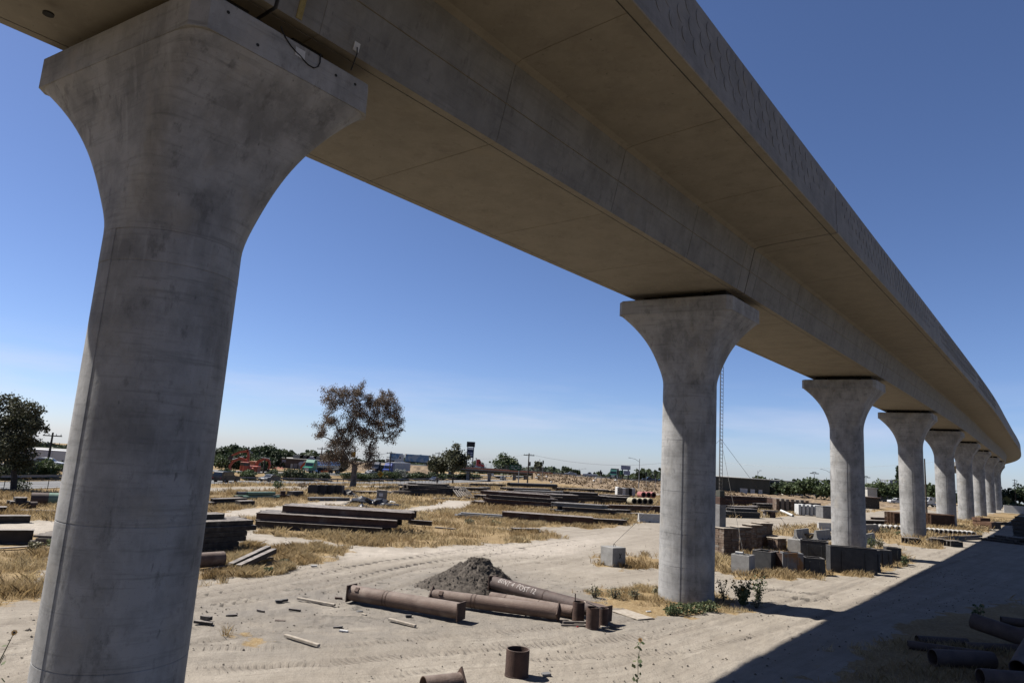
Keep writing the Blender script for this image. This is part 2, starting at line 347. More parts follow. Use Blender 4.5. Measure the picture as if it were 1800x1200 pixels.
# ------------------------------------------------------------------ ground
def gp(l): return [tuple(G(*p)[:2]) for p in l]
GRASS = [gp(l) for l in (
 [(-260, 866), (150, 864), (150, 914), (-260, 926)],
 [(-260, 940), (112, 936), (96, 1050), (40, 1057), (-60, 1064), (-260, 1072)],
 [(330, 866), (600, 857), (900, 849), (1000, 855), (1160, 873), (1230, 880), (1230, 905), (1118, 921), (1110, 929), (1040, 941), (960, 948), (900, 954), (800, 958), (720, 963), (640, 960), (560, 950), (490, 943), (440, 932), (380, 930), (330, 930)],
 [(350, 1029), (390, 1018), (470, 1009), (560, 991), (600, 978), (622, 965), (560, 956), (500, 954), (440, 956), (400, 960), (340, 960)],
 [(1030, 987), (1050, 978), (1160, 976), (1165, 993), (1110, 1001), (1050, 998)],
 [(1020, 1044), (1070, 1034), (1160, 1026), (1265, 1040), (1285, 1056), (1298, 1076), (1250, 1084), (1180, 1089), (1100, 1085), (1058, 1066)],
 [(1245, 962), (1300, 958), (1420, 953), (1480, 955), (1580, 965), (1602, 988), (1590, 997), (1520, 1012), (1400, 1018), (1300, 1019), (1245, 1004)],
 [(1250, 907), (1275, 893), (1360, 886), (1458, 881), (1450, 901), (1360, 909), (1300, 911)],
 [(1340, 937), (1370, 928), (1450, 922), (1462, 946), (1400, 944)],
 [(1520, 936), (1580, 922), (1700, 911), (1760, 900), (1800, 904), (1760, 925), (1680, 955), (1640, 965), (1560, 955), (1530, 946)],
 [(1440, 1180), (1560, 1112), (1640, 1082), (1720, 1066), (1810, 1050), (1960, 1050), (1960, 1330), (1380, 1330), (1400, 1215)],
 [(1520, 897), (1590, 888), (1590, 895), (1520, 901)],
 [(408, 1122), (430, 1112), (450, 1110), (476, 1118), (474, 1124), (440, 1128)],
)]
PATHS = [gp(l) for l in (
 [(330, 907), (379, 902), (441, 894), (543, 884), (617, 876), (645, 876), (645, 882), (590, 889), (500, 900), (447, 906), (429, 909), (377, 913), (330, 918)],
 [(600, 904), (700, 896), (740, 890), (770, 886), (783, 880), (838, 880), (836, 885), (823, 887), (826, 891), (805, 894), (780, 897), (760, 898), (730, 899), (700, 902), (600, 911)],
 [(975, 935), (1040, 930), (1120, 924), (1230, 914), (1230, 960), (1040, 946), (970, 941)],
 [(880, 929), (1000, 926), (1060, 931), (1000, 934), (900, 934)],
)]
GRAVEL = [gp(l) for l in ([(330, 1060), (480, 1030), (640, 1015), (830, 990), (960, 1015), (1080, 1045), (1180, 1090), (1060, 1118), (900, 1112), (760, 1120), (560, 1150), (380, 1150), (330, 1110)],)]
PALE = [gp(l) for l in ([(430, 938), (560, 955), (720, 966), (960, 950), (1100, 940), (1000, 975), (780, 975), (620, 985), (560, 962), (470, 950)], *[[(330, 907), (441, 894), (645, 876), (645, 882), (447, 906), (330, 918)], [(600, 904), (740, 890), (783, 880), (838, 880), (805, 894), (730, 899), (600, 911)], [(-260, 926), (112, 915), (112, 935), (-260, 940)]])]
def inpoly(X, Y, poly):
    ins = np.zeros(X.shape, bool); n = len(poly)
    for i in range(n):
        x1, y1 = poly[i]; x2, y2 = poly[(i+1) % n]
        if y1 == y2: continue
        c = ((y1 > Y) != (y2 > Y)) & (X < (x2-x1)*(Y-y1)/(y2-y1)+x1); ins ^= c
    return ins
def polydist(X, Y, line, closed=False):
    best = np.full(X.shape, 1e9); sg = np.zeros(X.shape); al = np.zeros(X.shape); acc = 0
    seg = list(zip(line, line[1:]+([line[0]] if closed else [])))[:None if closed else len(line)-1]
    for (x1, y1), (x2, y2) in seg:
        dx, dy = x2-x1, y2-y1; ln = math.hypot(dx, dy)+1e-9
        t = np.clip(((X-x1)*dx+(Y-y1)*dy)/ln**2, 0, 1); ex = X-x1-t*dx; ey = Y-y1-t*dy; d = np.hypot(ex, ey)
        u = d < best; best = np.where(u, d, best); sg = np.where(u, np.sign(ex*dy-ey*dx), sg); al = np.where(u, acc+t*ln, al); acc += ln
    return best, sg, al
_p = NPR.permutation(65536).astype(np.int64)
def vnoise(X, Y, s):
    x = X*s; y = Y*s; xi = np.floor(x).astype(np.int64); yi = np.floor(y).astype(np.int64); fx = x-xi; fy = y-yi
    fx = fx*fx*(3-2*fx); fy = fy*fy*(3-2*fy)
    def h(a, b): return _p[(_p[(a+40000) & 65535]+b+40000) & 65535]/65535.
    return (h(xi, yi)*(1-fx)+h(xi+1, yi)*fx)*(1-fy)+(h(xi, yi+1)*(1-fx)+h(xi+1, yi+1)*fx)*fy
def soft(X, Y, polys, wd):
    m = np.zeros(X.shape)
    for p in polys:
        q = np.array(p); k = (X > q[:, 0].min()-4) & (X < q[:, 0].max()+4) & (Y > q[:, 1].min()-4) & (Y < q[:, 1].max()+4)
        if not k.any(): continue
        d, _, _ = polydist(X[k], Y[k], p, True); d = np.where(inpoly(X[k], Y[k], p), d, -d)
        m[k] = np.maximum(m[k], np.clip(.5+d/(2*wd), 0, 1))
    return m
def voff(X, Y): return (X-HA.x)*HN.x+(Y-HA.y)*HN.y
def vhz(X, Y):
    t = np.clip((voff(X, Y)+22)/21, 0, 1); return -(.0235*np.maximum(0, np.minimum(Y, 180)-105)+.008*np.maximum(0, np.minimum(Y, 330)-180))*t*t*(3-2*t)-.0145*np.maximum(0, np.hypot(X, Y)-300)+1.3*(lambda a, b: a*a*(3-2*a)*b*b*(3-2*b))(np.clip((voff(X, Y)-13)/4.5, 0, 1), np.clip((Y-60)/50, 0, 1))
def masks(X, Y):
    wob = 1.1*(vnoise(X, Y, .9)-.5)+.8*(vnoise(X, Y, 2.3)-.5)
    Xw = X+wob*1.5; Yw = Y+1.5*(1.1*(vnoise(X+91, Y+13, .9)-.5)+.8*(vnoise(X+7, Y+55, 2.1)-.5))
    g = soft(Xw, Yw, GRASS, .7)*(1-soft(Xw, Yw, PATHS, .45))
    far = np.clip((Y-178)/25, 0, 1); o = voff(X, Y)
    side = np.clip((o+9)/5, 0, 1)
    return np.maximum(g, np.maximum(np.where(X < 95, far, np.clip((Y-260)/40, 0, 1)), side))
ROADS = [gp(l) for l in ([(-500, 1128), (0, 1105), (300, 1085), (560, 1040), (800, 988), (1000, 958), (1160, 934), (1400, 917), (1500, 906), (1570, 896)],
                         [(100, 1200), (500, 1175), (1000, 1140), (1300, 1060), (1500, 1020), (1700, 962), (1770, 940)])]
TRACKS = [gp(l) for l in ([(330, 1056), (560, 1012), (760, 978), (960, 951), (1100, 936), (1230, 924)], [(330, 1203), (580, 1181), (830, 1149), (1180, 1133), (1400, 1082), (1600, 1003), (1720, 966)], [(330, 1156), (560, 1152), (830, 1128), (1100, 1106), (1350, 1052), (1500, 1007), (1650, 962)], [(600, 1046), (760, 1003), (930, 984), (1130, 990), (1280, 1030), (1420, 1048)], [(-90, 1150), (60, 1102), (200, 1086), (330, 1064), (480, 1038), (700, 990), (900, 964)], [(-90, 1210), (120, 1150), (330, 1118), (520, 1090)])]
def make_ground():
    az = np.radians(np.concatenate([np.arange(-180, -47, 5), np.arange(-47, 47, .115), np.arange(47, 180, 5)]))
    rr = [3.0, 5, 7, 8]
    while rr[-1] < 75: rr.append(rr[-1]*1.0125)
    while rr[-1] < 330: rr.append(rr[-1]*1.03)
    while rr[-1] < 7000: rr.append(rr[-1]*1.12)
    rr = np.array(rr); A, Q = np.meshgrid(az, rr); X = (Q*np.sin(A)).ravel(); Y = (Q*np.cos(A)).ravel()
    g = masks(X, Y); fr = Y > 5
    g = np.where(fr, g, 1)
    u = np.full(X.shape, 99.); v = np.zeros(X.shape)
    for ln in ROADS:
        d, s, al = polydist(X, Y, ln); k = d < np.abs(u); u = np.where(k, d*s, u); v = np.where(k, al, v)
    gr = soft(X+1.5*(vnoise(X, Y, .5)-.5), Y, GRAVEL, 2.2); pl = soft(X, Y+1.5*(vnoise(X, Y, .4)-.5), PALE, 1.2)
    Z = vhz(X, Y); near = np.clip((90-np.hypot(X, Y))/40, 0, 1)
    rut = (vnoise(u*3.1+.1*v, v*.05, 1)*.6+vnoise(u*7.3+.2*v, v*.09, 1)*.4-.5)*np.clip(1.4-np.abs(u)/5, 0, 1)
    Z = Z+near*(1-.3*g)*(.045*(vnoise(X, Y, .7)-.5)+.035*(vnoise(X, Y, 2.7)-.5)+.022*(vnoise(X, Y, 7)-.5)+.09*rut)+near*g*.08*(vnoise(X, Y, 1.5)-.5)
    trk = np.zeros(X.shape); tv = np.zeros(X.shape)
    for q_, ln in enumerate(TRACKS):
        d, s, al = polydist(X+.5*(vnoise(X, Y, .12)-.5), Y, ln)
        for w_ in (.95, -.95):
            e2 = np.abs(d*s-w_); k2 = np.exp(-(e2/.17)**4)*(.35+.65*(vnoise(X+q_*17, Y, .25) > .42))*(1-g)*(al > .3); up = k2 > trk; trk = np.where(up, k2, trk); tv = np.where(up, al, tv)
            Z -= near*(1-g)*(.035*np.exp(-(e2/.18)**2)-.022*np.exp(-((e2-.33)/.12)**2))
    n, k = len(rr), len(az)
    I = np.arange(n*k).reshape(n, k); a = I[:-1, :]; b = np.roll(a, -1, 1); c = np.roll(I[1:, :], -1, 1); d = I[1:, :]
    F = np.stack([a, d, c, b], -1).reshape(-1, 4)
    nv = n*k; cap = np.append(I[0, ::-1], [])  # inner disc
    me = bpy.data.meshes.new('ground'); me.vertices.add(nv+1)
    me.vertices.foreach_set('co', np.concatenate([np.stack([X, Y, Z], 1).ravel(), [0, 0, 0]]))
    T = np.stack([np.full(k, nv), I[0], np.roll(I[0], -1)], 1)[:, ::-1]
    li = np.concatenate([F.ravel(), T.ravel()]).astype(np.int32)
    me.loops.add(len(li)); me.loops.foreach_set('vertex_index', li)
    st = np.concatenate([np.arange(len(F))*4, len(F)*4+np.arange(k)*3]).astype(np.int32)
    me.polygons.add(len(st)); me.polygons.foreach_set('loop_start', st)
    for nm, val in (('grass', g), ('gravel', gr), ('pale', pl), ('ru', u), ('rv', v), ('track', trk), ('tv', tv)):
        t = me.attributes.new(nm, 'FLOAT', 'POINT'); t.data.foreach_set('value', np.append(val, 0).astype(np.float32))
    me.update(calc_edges=True); me.validate()
    me.polygons.foreach_set('use_smooth', np.ones(len(me.polygons), bool))
    m = bpy.data.materials.new('dirt'); m.use_nodes = True; n_ = m.node_tree; b_ = n_.nodes['Principled BSDF']
    b_.inputs['Roughness'].default_value = .95; b_.inputs['Specular IOR Level'].default_value = .12; lk = n_.links.new
    def attr(s): q = n_.nodes.new('ShaderNodeAttribute'); q.attribute_name = s; return q.outputs['Fac']
    gm = n_.nodes.new('ShaderNodeNewGeometry')
    def noise(sc, de=5, vec=None, ro=.6):
        q = n_.nodes.new('ShaderNodeTexNoise'); q.inputs['Scale'].default_value = sc; q.inputs['Detail'].default_value = de; q.inputs['Roughness'].default_value = ro
        lk(vec or gm.outputs['Position'], q.inputs['Vector']); return q.outputs['Fac']
    def rng(s, a, b, c=0., d=1.):
        q = n_.nodes.new('ShaderNodeMapRange'); q.inputs[1].default_value = a; q.inputs[2].default_value = b; q.inputs[3].default_value = c; q.inputs[4].default_value = d; lk(s, q.inputs[0]); return q.outputs[0]
    def mth(op, a, b=None):
        q = n_.nodes.new('ShaderNodeMath'); q.operation = op; q.use_clamp = op == 'ADD'
        for i_, s in enumerate((a, b)):
            if s is None: continue
            if isinstance(s, (int, float)): q.inputs[i_].default_value = s
            else: lk(s, q.inputs[i_])
        return q.outputs[0]
    def mix(f, a, b):
        q = n_.nodes.new('ShaderNodeMix'); q.data_type = 'RGBA'; lk(f, q.inputs['Factor'])
        for s, v_ in (('A', a), ('B', b)):
            if isinstance(v_, tuple): q.inputs[s].default_value = (*v_, 1)
            else: lk(v_, q.inputs[s])
        return q.outputs['Result']
    cb = n_.nodes.new('ShaderNodeCombineXYZ'); lk(attr('ru'), cb.inputs[0]); lk(mth('MULTIPLY', attr('rv'), .045), cb.inputs[1])
    def mixs(f, a, b): return mix(f, tuple(q*ALB for q in a) if isinstance(a, tuple) else a, tuple(q*ALB for q in b) if isinstance(b, tuple) else b)
    c = mixs(rng(noise(.3), .35, .65), (.37, .325, .265), (.47, .42, .35))
    c = mixs(mth('MULTIPLY', rng(noise(1.6, 6, cb.outputs[0]), .42, .66), .55), c, (.30, .258, .21))
    c = mixs(mth('MULTIPLY', rng(noise(6.5, 5, cb.outputs[0], .75), .52, .66), .5), c, (.27, .23, .185))
    c = mixs(mth('MULTIPLY', rng(noise(1.3, 7), .48, .72), .5), c, (.29, .25, .205))
    c = mixs(mth('MULTIPLY', attr('pale'), rng(noise(1.0, 6), .3, .6, .35, 1)), c, (.56, .50, .425))
    c = mixs(mth('MULTIPLY', attr('gravel'), rng(noise(.55, 7, None, .7), .3, .55, 0, .85)), c, (.26, .235, .205))
    c = mixs(mth('MULTIPLY', attr('gravel'), rng(noise(.8, 6, None, .7), .57, .68)), c, (.10, .09, .08))
    c = mixs(mth('MULTIPLY', rng(noise(11, 5, None, .75), .56, .70), .55), c, (.19, .165, .135))
    c = mixs(mth('MULTIPLY', rng(noise(31, 3), .6, .70), .55), c, (.14, .12, .10))
    tread = rng(mth('SINE', mth('MULTIPLY', attr('tv'), 27.0)), -.2, .6)
    c = mixs(mth('MULTIPLY', attr('track'), rng(noise(3, 5), .3, .65, .15, .7)), c, (.27, .235, .195))
    c = mixs(mth('MULTIPLY', mth('MULTIPLY', attr('track'), tread), .45), c, (.20, .17, .14))
    gc = mixs(rng(noise(.5, 6), .35, .65), (.40, .285, .145), (.27, .185, .095))
    gc = mixs(mth('MULTIPLY', rng(noise(6, 5), .45, .7), .7), gc, (.52, .41, .24))
    gc = mixs(mth('MULTIPLY', rng(noise(17, 4), .52, .7), .6), gc, (.15, .105, .06))
    gm2 = rng(mth('ADD', attr('grass'), rng(noise(2.4, 7, None, .7), .25, .75, -.42, .32)), .46, .64)
    c = mix(gm2, c, gc)
    lk(c, b_.inputs['Base Color'])
    bp = n_.nodes.new('ShaderNodeBump'); bp.inputs['Strength'].default_value = 1.0; bp.inputs['Distance'].default_value = .07
    hgt = mth('ADD', mth('MULTIPLY', noise(9, 8, None, .7), .6), mth('MULTIPLY', noise(4, 6, cb.outputs[0], .7), .45))
    hgt = mth('ADD', hgt, mth('MULTIPLY', mth('MULTIPLY', attr('track'), tread), -.35))
    lk(hgt, bp.inputs['Height']); lk(bp.outputs[0], b_.inputs['Normal'])
    me.materials.append(m); o = bpy.data.objects.new('ground', me); COL.objects.link(o); tag(o, 'pale dirt yard with patches of dry grass', None, kind='structure')
    return o
make_ground()

def scatter_grass():
    # density falls with distance; three kinds of blade share one mesh
    P = []; 
    def region(x0, x1, y0, y1, n, wd, ht, thr=.55):
        X = NPR.uniform(x0, x1, n); Y = NPR.uniform(y0, y1, n); k = np.abs(X) < Y*.86+3; X, Y = X[k], Y[k]
        m = masks(X, Y); cl = vnoise(X, Y, .55)*.55+vnoise(X, Y, 1.9)*.45
        k = (m > thr) & (NPR.uniform(0, 1, len(X)) < np.clip(.05+2.3*(cl-.36), 0.02, 1)) & (voff(X, Y) < -1.2)
        X, Y, cl = X[k], Y[k], cl[k]; P.append((X, Y, np.full(len(X), wd), ht*(.35+1.25*cl)*NPR.uniform(.55, 1.25, len(X))))
    region(9, 30, 8, 30, 100000, .007, .26)           # shaded bank by the pipes
    region(-26, -9, 22, 46, 190000, .0075, .33)        # left front
    region(-22, -8, 34, 54, 80000, .010, .28)
    region(0, 16, 34, 42, 50000, .008, .24)
    region(0, 48, 42, 75, 110000, .014, .34)
    region(-60, 30, 46, 95, 360000, .017, .36)
    region(-60, 75, 90, 185, 200000, .04, .45)
    region(30, 110, 72, 160, 80000, .035, .5)
    X = np.concatenate([p[0] for p in P]); Y = np.concatenate([p[1] for p in P]); W = np.concatenate([p[2] for p in P]); H = np.concatenate([p[3] for p in P])
    n = len(X); Z = vhz(X, Y)-.03; a = NPR.uniform(0, 2*math.pi, n); le = NPR.normal(0, .5, (n, 2))*H[:, None]
    W = W*NPR.uniform(.7, 1.5, n)
    base = np.stack([X, Y, Z], 1); dx = np.stack([np.cos(a)*W, np.sin(a)*W, np.zeros(n)], 1)
    tip = base+np.stack([le[:, 0], le[:, 1], H], 1); mid = base*.45+tip*.55-np.stack([le[:, 0]*.15, le[:, 1]*.15, -H*.06], 1)
    v = np.stack([base-dx, base+dx, mid+dx*.9, tip, mid-dx*.9], 1).reshape(-1, 3)
    me = bpy.data.meshes.new('dry_grass'); me.vertices.add(5*n); me.vertices.foreach_set('co', v.ravel())
    me.loops.add(5*n); me.loops.foreach_set('vertex_index', np.arange(5*n, dtype=np.int32))
    me.polygons.add(n); me.polygons.foreach_set('loop_start', np.arange(0, 5*n, 5, dtype=np.int32))
    t = me.attributes.new('rnd', 'FLOAT', 'FACE'); pv = vnoise(X, Y, .35)
    t.data.foreach_set('value', np.clip(.25*(NPR.uniform(0, 1, n)-.5)*2+.1+1.1*(pv-.1), 0, 1).astype(np.float32))
    me.update(calc_edges=True); me.materials.append(MT['straw'])
    o = bpy.data.objects.new('dry_grass', me); COL.objects.link(o); tag(o, 'dry golden grass growing over the storage yard', 'grass', kind='stuff')
    print('grass blades', n)
scatter_grass()
def scatter_stones():
    m = MB(); ico = [(0, 0, .7), (.9, 0, 0), (.2, .85, .1), (-.8, .3, 0), (-.5, -.8, .05), (.5, -.75, 0), (0, 0, -.4)]
    fc = [(0, 1, 2), (0, 2, 3), (0, 3, 4), (0, 4, 5), (0, 5, 1), (6, 2, 1), (6, 3, 2), (6, 4, 3), (6, 5, 4), (6, 1, 5)]
    X = NPR.uniform(-30, 36, 26000); Y = NPR.uniform(14, 60, 26000); g = masks(X, Y); cl = vnoise(X, Y, .3)
    for x, y, gg, c in zip(X, Y, g, cl):
        if gg > .5 or abs(x) > y*.9 or rnd.random() > c*1.1-.1: continue
        s = .012+.05*rnd.random()**4; a = rnd.random()*6.3; ca, sa = math.cos(a)*s, math.sin(a)*s; q = s*rnd.uniform(.7, 1.2)
        m.add([(x+p[0]*ca-p[1]*sa, y+p[0]*sa+p[1]*ca, .01+p[2]*q) for p in ico], fc)
    tag(m.build('loose_stones', 'gravel'), 'small loose stones strewn over the dirt', 'stones', kind='stuff')
scatter_stones()

# ------------------------------------------------------------------ highway
def strip(name, o0, o1, s0, s1, dz, m, step=4.0, kind='structure', label=None):
    b = MB(); n = max(1, int((s1-s0)/step)); rows = []
    for i in range(n+1):
        s = s0+(s1-s0)*i/n; p, q = HW(s, o0), HW(s, o1); rows.append([(p.x, p.y, p.z+dz), (q.x, q.y, q.z+dz)])
    b.loft(rows, False, False); o = b.build(name, m); return tag(o, label, None, kind=kind)
strip('highway', .2, 9.8, -70, 600, .05, 'asphalt', label='grey highway carriageway beyond the fence')
strip('opposite_carriageway', 17.5, 28.5, -70, 600, .05, 'asphalt', label='far highway carriageway behind the hedge')
for o_, nm in ((.9, 'edge_line'), (9.1, 'edge_line'), (18.2, 'edge_line'), (27.8, 'edge_line')): strip(nm, o_, o_+.14, -70, 420, .058, 'paintline')
b = MB()
for l_ in (3.6, 6.4, 21.3, 24.6):
    for k in range(-6, 36):
        s = k*12.0; p = [HW(s, l_), HW(s, l_+.13), HW(s+3.6, l_+.13), HW(s+3.6, l_)]
        b.add([(q.x, q.y, q.z+.058) for q in p], [(0, 1, 2, 3)])
tag(b.build('lane_dashes', 'paintline'), 'white dashed lane lines on the highway', None, kind='structure')

# ------------------------------------------------------------------ viaduct
def pxpt(px, py, Y): p = D(px, py, Y); return Vector((p.x, p.y))
T0 = Vector((math.sin(R(38.8)), math.cos(R(38.8))))
PIERS = [Vector((-7.72, 14.9)), Vector((9.72, 36.6)), pxpt(1492.3, 965, 62.7), pxpt(1606, 948, 88.3), pxpt(1664.8, 927, 114), pxpt(1699.5, 919, 141.5), pxpt(1723, 910, 169.5), pxpt(1740.5, 903, 198)]
hd = math.atan2(PIERS[7].x-PIERS[6].x, PIERS[7].y-PIERS[6].y); p = PIERS[-1].copy()
for k in range(9):
    hd -= R((.6, 1.3, 2.1, 2.4, 1.6, .6, 0, 0, 0)[k]); p = p+Vector((math.sin(hd), math.cos(hd)))*36; PIERS.append(p.copy())
CL = [PIERS[0]-T0*70, PIERS[0]-T0*35]+PIERS          # control line (pier i is CL[i+2])
def cr(i, t):
    p0 = CL[max(i-1, 0)]; p1 = CL[i]; p2 = CL[i+1]; p3 = CL[min(i+2, len(CL)-1)]
    if i == 0: p0 = p1*2-p2
    if i+2 >= len(CL): p3 = p2*2-p1
    return .5*((2*p1)+(p2-p0)*t+(2*p0-5*p1+4*p2-p3)*t*t+(-p0+3*p1-3*p2+p3)*t**3)
def frame(i, t):
    p = cr(i, t); q = cr(i, min(1, t+.01))-cr(i, max(0, t-.01)); q.normalize(); return p, q, Vector((q.y, -q.x))
ZS, ZT, ZP = 15.8, 18.2, 20.85
def girder_poly(g=0.0):                     # right half outline mirrored; g insets web and soffit (form joints)
    rt = [(2.66, ZS+g), (2.665, ZS+.03), (2.69, ZS+.03), (2.695, ZS+g), (2.95-g, ZS+g*.2), (3.22-g, 16.93), (3.19-g, 16.945), (3.19-g, 16.965), (3.226-g, 16.98), (3.49-g, 18.12+g*.3), (3.72, 18.2+g), (4.6, 18.26+g), (7.16, 18.36+g), (7.17, 18.40), (7.20, 18.40), (7.21, 18.36), (7.5, 18.37), (7.52, 18.4), (7.52, 18.78), (7.30, 18.80)]
    return rt+[(-a, z) for a, z in reversed(rt)]
ZO = [-.8, -.52, -.25]
def zo(i, t): a = ZO[i] if i < 3 else 0; b_ = ZO[i+1] if i+1 < 3 else 0; return a+(b_-a)*t
def sweep(i, polyf, t0, t1, stations, z0=0):
    rings = []
    for t, g in stations:
        p, tg, nn = frame(i, t); rings.append([(p.x+nn.x*a, p.y+nn.y*a, z+zo(i, t)) for a, z in polyf(g)])
    return MB().loft(rings)
ORD = ['sixth', 'seventh', 'eighth', 'ninth', 'tenth', 'eleventh', 'twelfth', 'thirteenth', 'fourteenth', 'fifteenth', 'sixteenth', 'seventeenth', 'eighteenth', 'nineteenth']
SPAN_LABEL = ['viaduct span overhead at the top left, before the nearest pier', 'nearest full viaduct span between the two nearest piers', 'viaduct span between the second and third piers', 'viaduct span between the third and fourth piers', 'viaduct span between the fourth and fifth piers']
disc0 = None
def disc_mesh():
    n = 18; m = MB(); r1 = [(0, math.cos(2*math.pi*k/n), math.sin(2*math.pi*k/n)) for k in range(n)]
    m.loft([[(-1.5, y, z) for _, y, z in r1], [(.55+.85*y-.25*z, y, z) for _, y, z in r1], [(.6+.85*y*.93-.25*z*.93, y*.93, z*.93) for _, y, z in r1]])
    me = bpy.data.meshes.new('disc'); me.from_pydata(m.v, [], m.f); me.materials.append(MT['web']); return me
for i in range(len(CL)-1):
    p0, p1 = CL[i], CL[i+1]; ln = (p1-p0).length; e_ = .045/ln; n_ord = i-1
    lab = SPAN_LABEL[i-1] if 0 < i < 6 else ('viaduct span behind the viewpoint, out of the picture' if i == 0 else 'far viaduct span on the bend, %s from the left top corner' % ORD[i-6])
    t_ = thing('viaduct_span', lab, 'viaduct span', (0, 0, 0), group='spans of the viaduct')
    st = []; npan = 4 if i < 6 else 0; cur = [(e_, 0.0)]; sub = max(4, int(ln/4))
    marks = [j/npan for j in range(1, npan)] if npan else []
    marks += [.035, .965] if npan else []
    base_t = [e_+(1-2*e_)*k/sub for k in range(sub+1)]
    st = [(t, 0.0) for t in base_t]
    gw = .018/ln
    for mk in marks: st += [(mk-gw*1.5, 0.), (mk-gw, .016), (mk+gw, .016), (mk+gw*1.5, 0.)]
    st.sort(); 
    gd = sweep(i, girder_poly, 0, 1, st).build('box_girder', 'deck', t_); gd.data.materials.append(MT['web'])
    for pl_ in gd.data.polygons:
        if abs(pl_.normal.z) < .45: pl_.material_index = 1  # upright faces go grey; the soffit keeps its painted bounce light
    for sd in (1, -1):
        def par(g, sd=sd): return [(sd*a, z) for a, z in ((7.50, 18.786), (7.46, ZP-.03), (7.43, ZP), (7.17, ZP), (7.14, ZP-.03), (7.05, 18.806))]
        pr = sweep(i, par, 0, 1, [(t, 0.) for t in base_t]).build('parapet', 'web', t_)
        if sd == 1 and 1 <= i <= 5:
            if disc0 is None: disc0 = disc_mesh()
            if i in (2, 3):
                rows = [(20.35, 0), (19.75, .33), (19.22, .66)]; pitch = .86 if i == 2 else .9
                for z, sh in rows:
                    k = 0; s = 1.6+sh*pitch
                    while s < ln-1.4:
                        t = s/ln; env = max(0, math.sin(math.pi*min(1, max(0, (t-.02)/.96))))
                        rr = .085+.235*env**.8*(1 if z > 19.3 else .8); rr *= rnd.uniform(.8, 1.12)
                        if not (z < 19.3 and env < .35):
                            p, tg, nn = frame(i, t); oo = bpy.data.objects.new('disc', disc0); COL.objects.link(oo); oo.parent = pr
                            fa = 7.50-.04*(z-18.786)/2.03
                            M = Matrix(((nn.x, -tg.x, 0), (nn.y, -tg.y, 0), (0, 0, 1))).to_4x4() @ Matrix.Diagonal((.015, rr, rr, 1))
                            oo.matrix_local = Matrix.Translation((p.x+nn.x*fa, p.y+nn.y*fa, z+zo(i, t))) @ M
                        s += pitch
            else:
                m = MB()
                for z, sh in ((20.35, 0), (19.75, .33), (19.22, .66)):
                    s = 1.6+sh*.78
                    while s < ln-1.4:
                        t = s/ln; env = math.sin(math.pi*t); rr = (.085+.235*env**.8)*(1 if z > 19.3 else .8); p, tg, nn = frame(i, t); fa = 7.50-.04*(z-18.786)/2.03
                        M = Matrix(((nn.x, -tg.x, 0), (nn.y, -tg.y, 0), (0, 0, 1))); c = Vector((p.x+nn.x*fa, p.y+nn.y*fa, z+zo(i, t)))
                        m.loft([[M @ Vector((x_*.026, math.cos(a)*rr*q, math.sin(a)*rr*q))+c for a in (2*math.pi*k/10 for k in range(10))] for x_, q in ((-.5, 1), (1, 1))])
                        s += .78
                o = m.build('relief_discs', 'web', pr); o['kind'] = 'stuff'
    dk = sweep(i, lambda g: [(-7.0, 18.83), (7.0, 18.83), (7.0, 18.95), (-7.0, 18.95)], 0, 1, [(t, 0.) for t in base_t]).build('deck_slab', 'deck', t_)
    if i in (1, 2):                          # joint filler at the near pier
        p, tg, nn = frame(2, 0); m = MB(); c = Vector((p.x, p.y, 0)); p = p+tg*.55
        if i == 1:
            for (a0, z0), (a1, z1) in zip([(2.96, ZS-.2), (3.5, 17.85)], [(3.5, 17.85), (3.74, 17.95)]):
                m.add([(p.x+nn.x*(a+.022)+tg.x*s, p.y+nn.y*(a+.022)+tg.y*s, z) for a, z, s in ((a0, z0, -.07), (a0, z0, .07), (a1, z1, .07), (a1, z1, -.07))]+[(p.x+nn.x*(a-.05)+tg.x*s, p.y+nn.y*(a-.05)+tg.y*s, z) for a, z, s in ((a0, z0, -.07), (a0, z0, .07), (a1, z1, .07), (a1, z1, -.07))], [(0, 1, 2, 3), (4, 7, 6, 5), (0, 4, 5, 1), (1, 5, 6, 2), (2, 6, 7, 3), (3, 7, 4, 0)])
            m.build('joint_strip', 'foam', t_)

# piers
NPT = 72
def sup(a, ex, rx, ry):
    c, s = math.cos(a), math.sin(a)
    k = (abs(c)**ex+abs(s)**ex)**(-1/ex); return k*c*rx, k*s*ry
def cap_outline(hx, hy, ch, ang):           # chamfered rectangle sampled at the same angles
    out = []
    for a in ang:
        c, s = math.cos(a), math.sin(a); t = 1e9
        if abs(c) > 1e-6: t = min(t, hx/abs(c))
        if abs(s) > 1e-6: t = min(t, hy/abs(s))
        t = min(t, (hx+hy-ch)/(abs(c)+abs(s))); out.append((c*t, s*t))
    return out
RS = 1.40; CHM = .24; CO = .3   # along, across
PIER_LABEL = ['nearest viaduct pier, shaded, filling the left of the picture', 'second viaduct pier with the guyed mast beside it', 'third viaduct pier behind the dark steel boxes', 'fourth viaduct pier with a timber pallet at its foot', 'fifth viaduct pier from the viewer', 'sixth viaduct pier from the viewer', 'seventh viaduct pier from the viewer', 'eighth viaduct pier from the viewer']
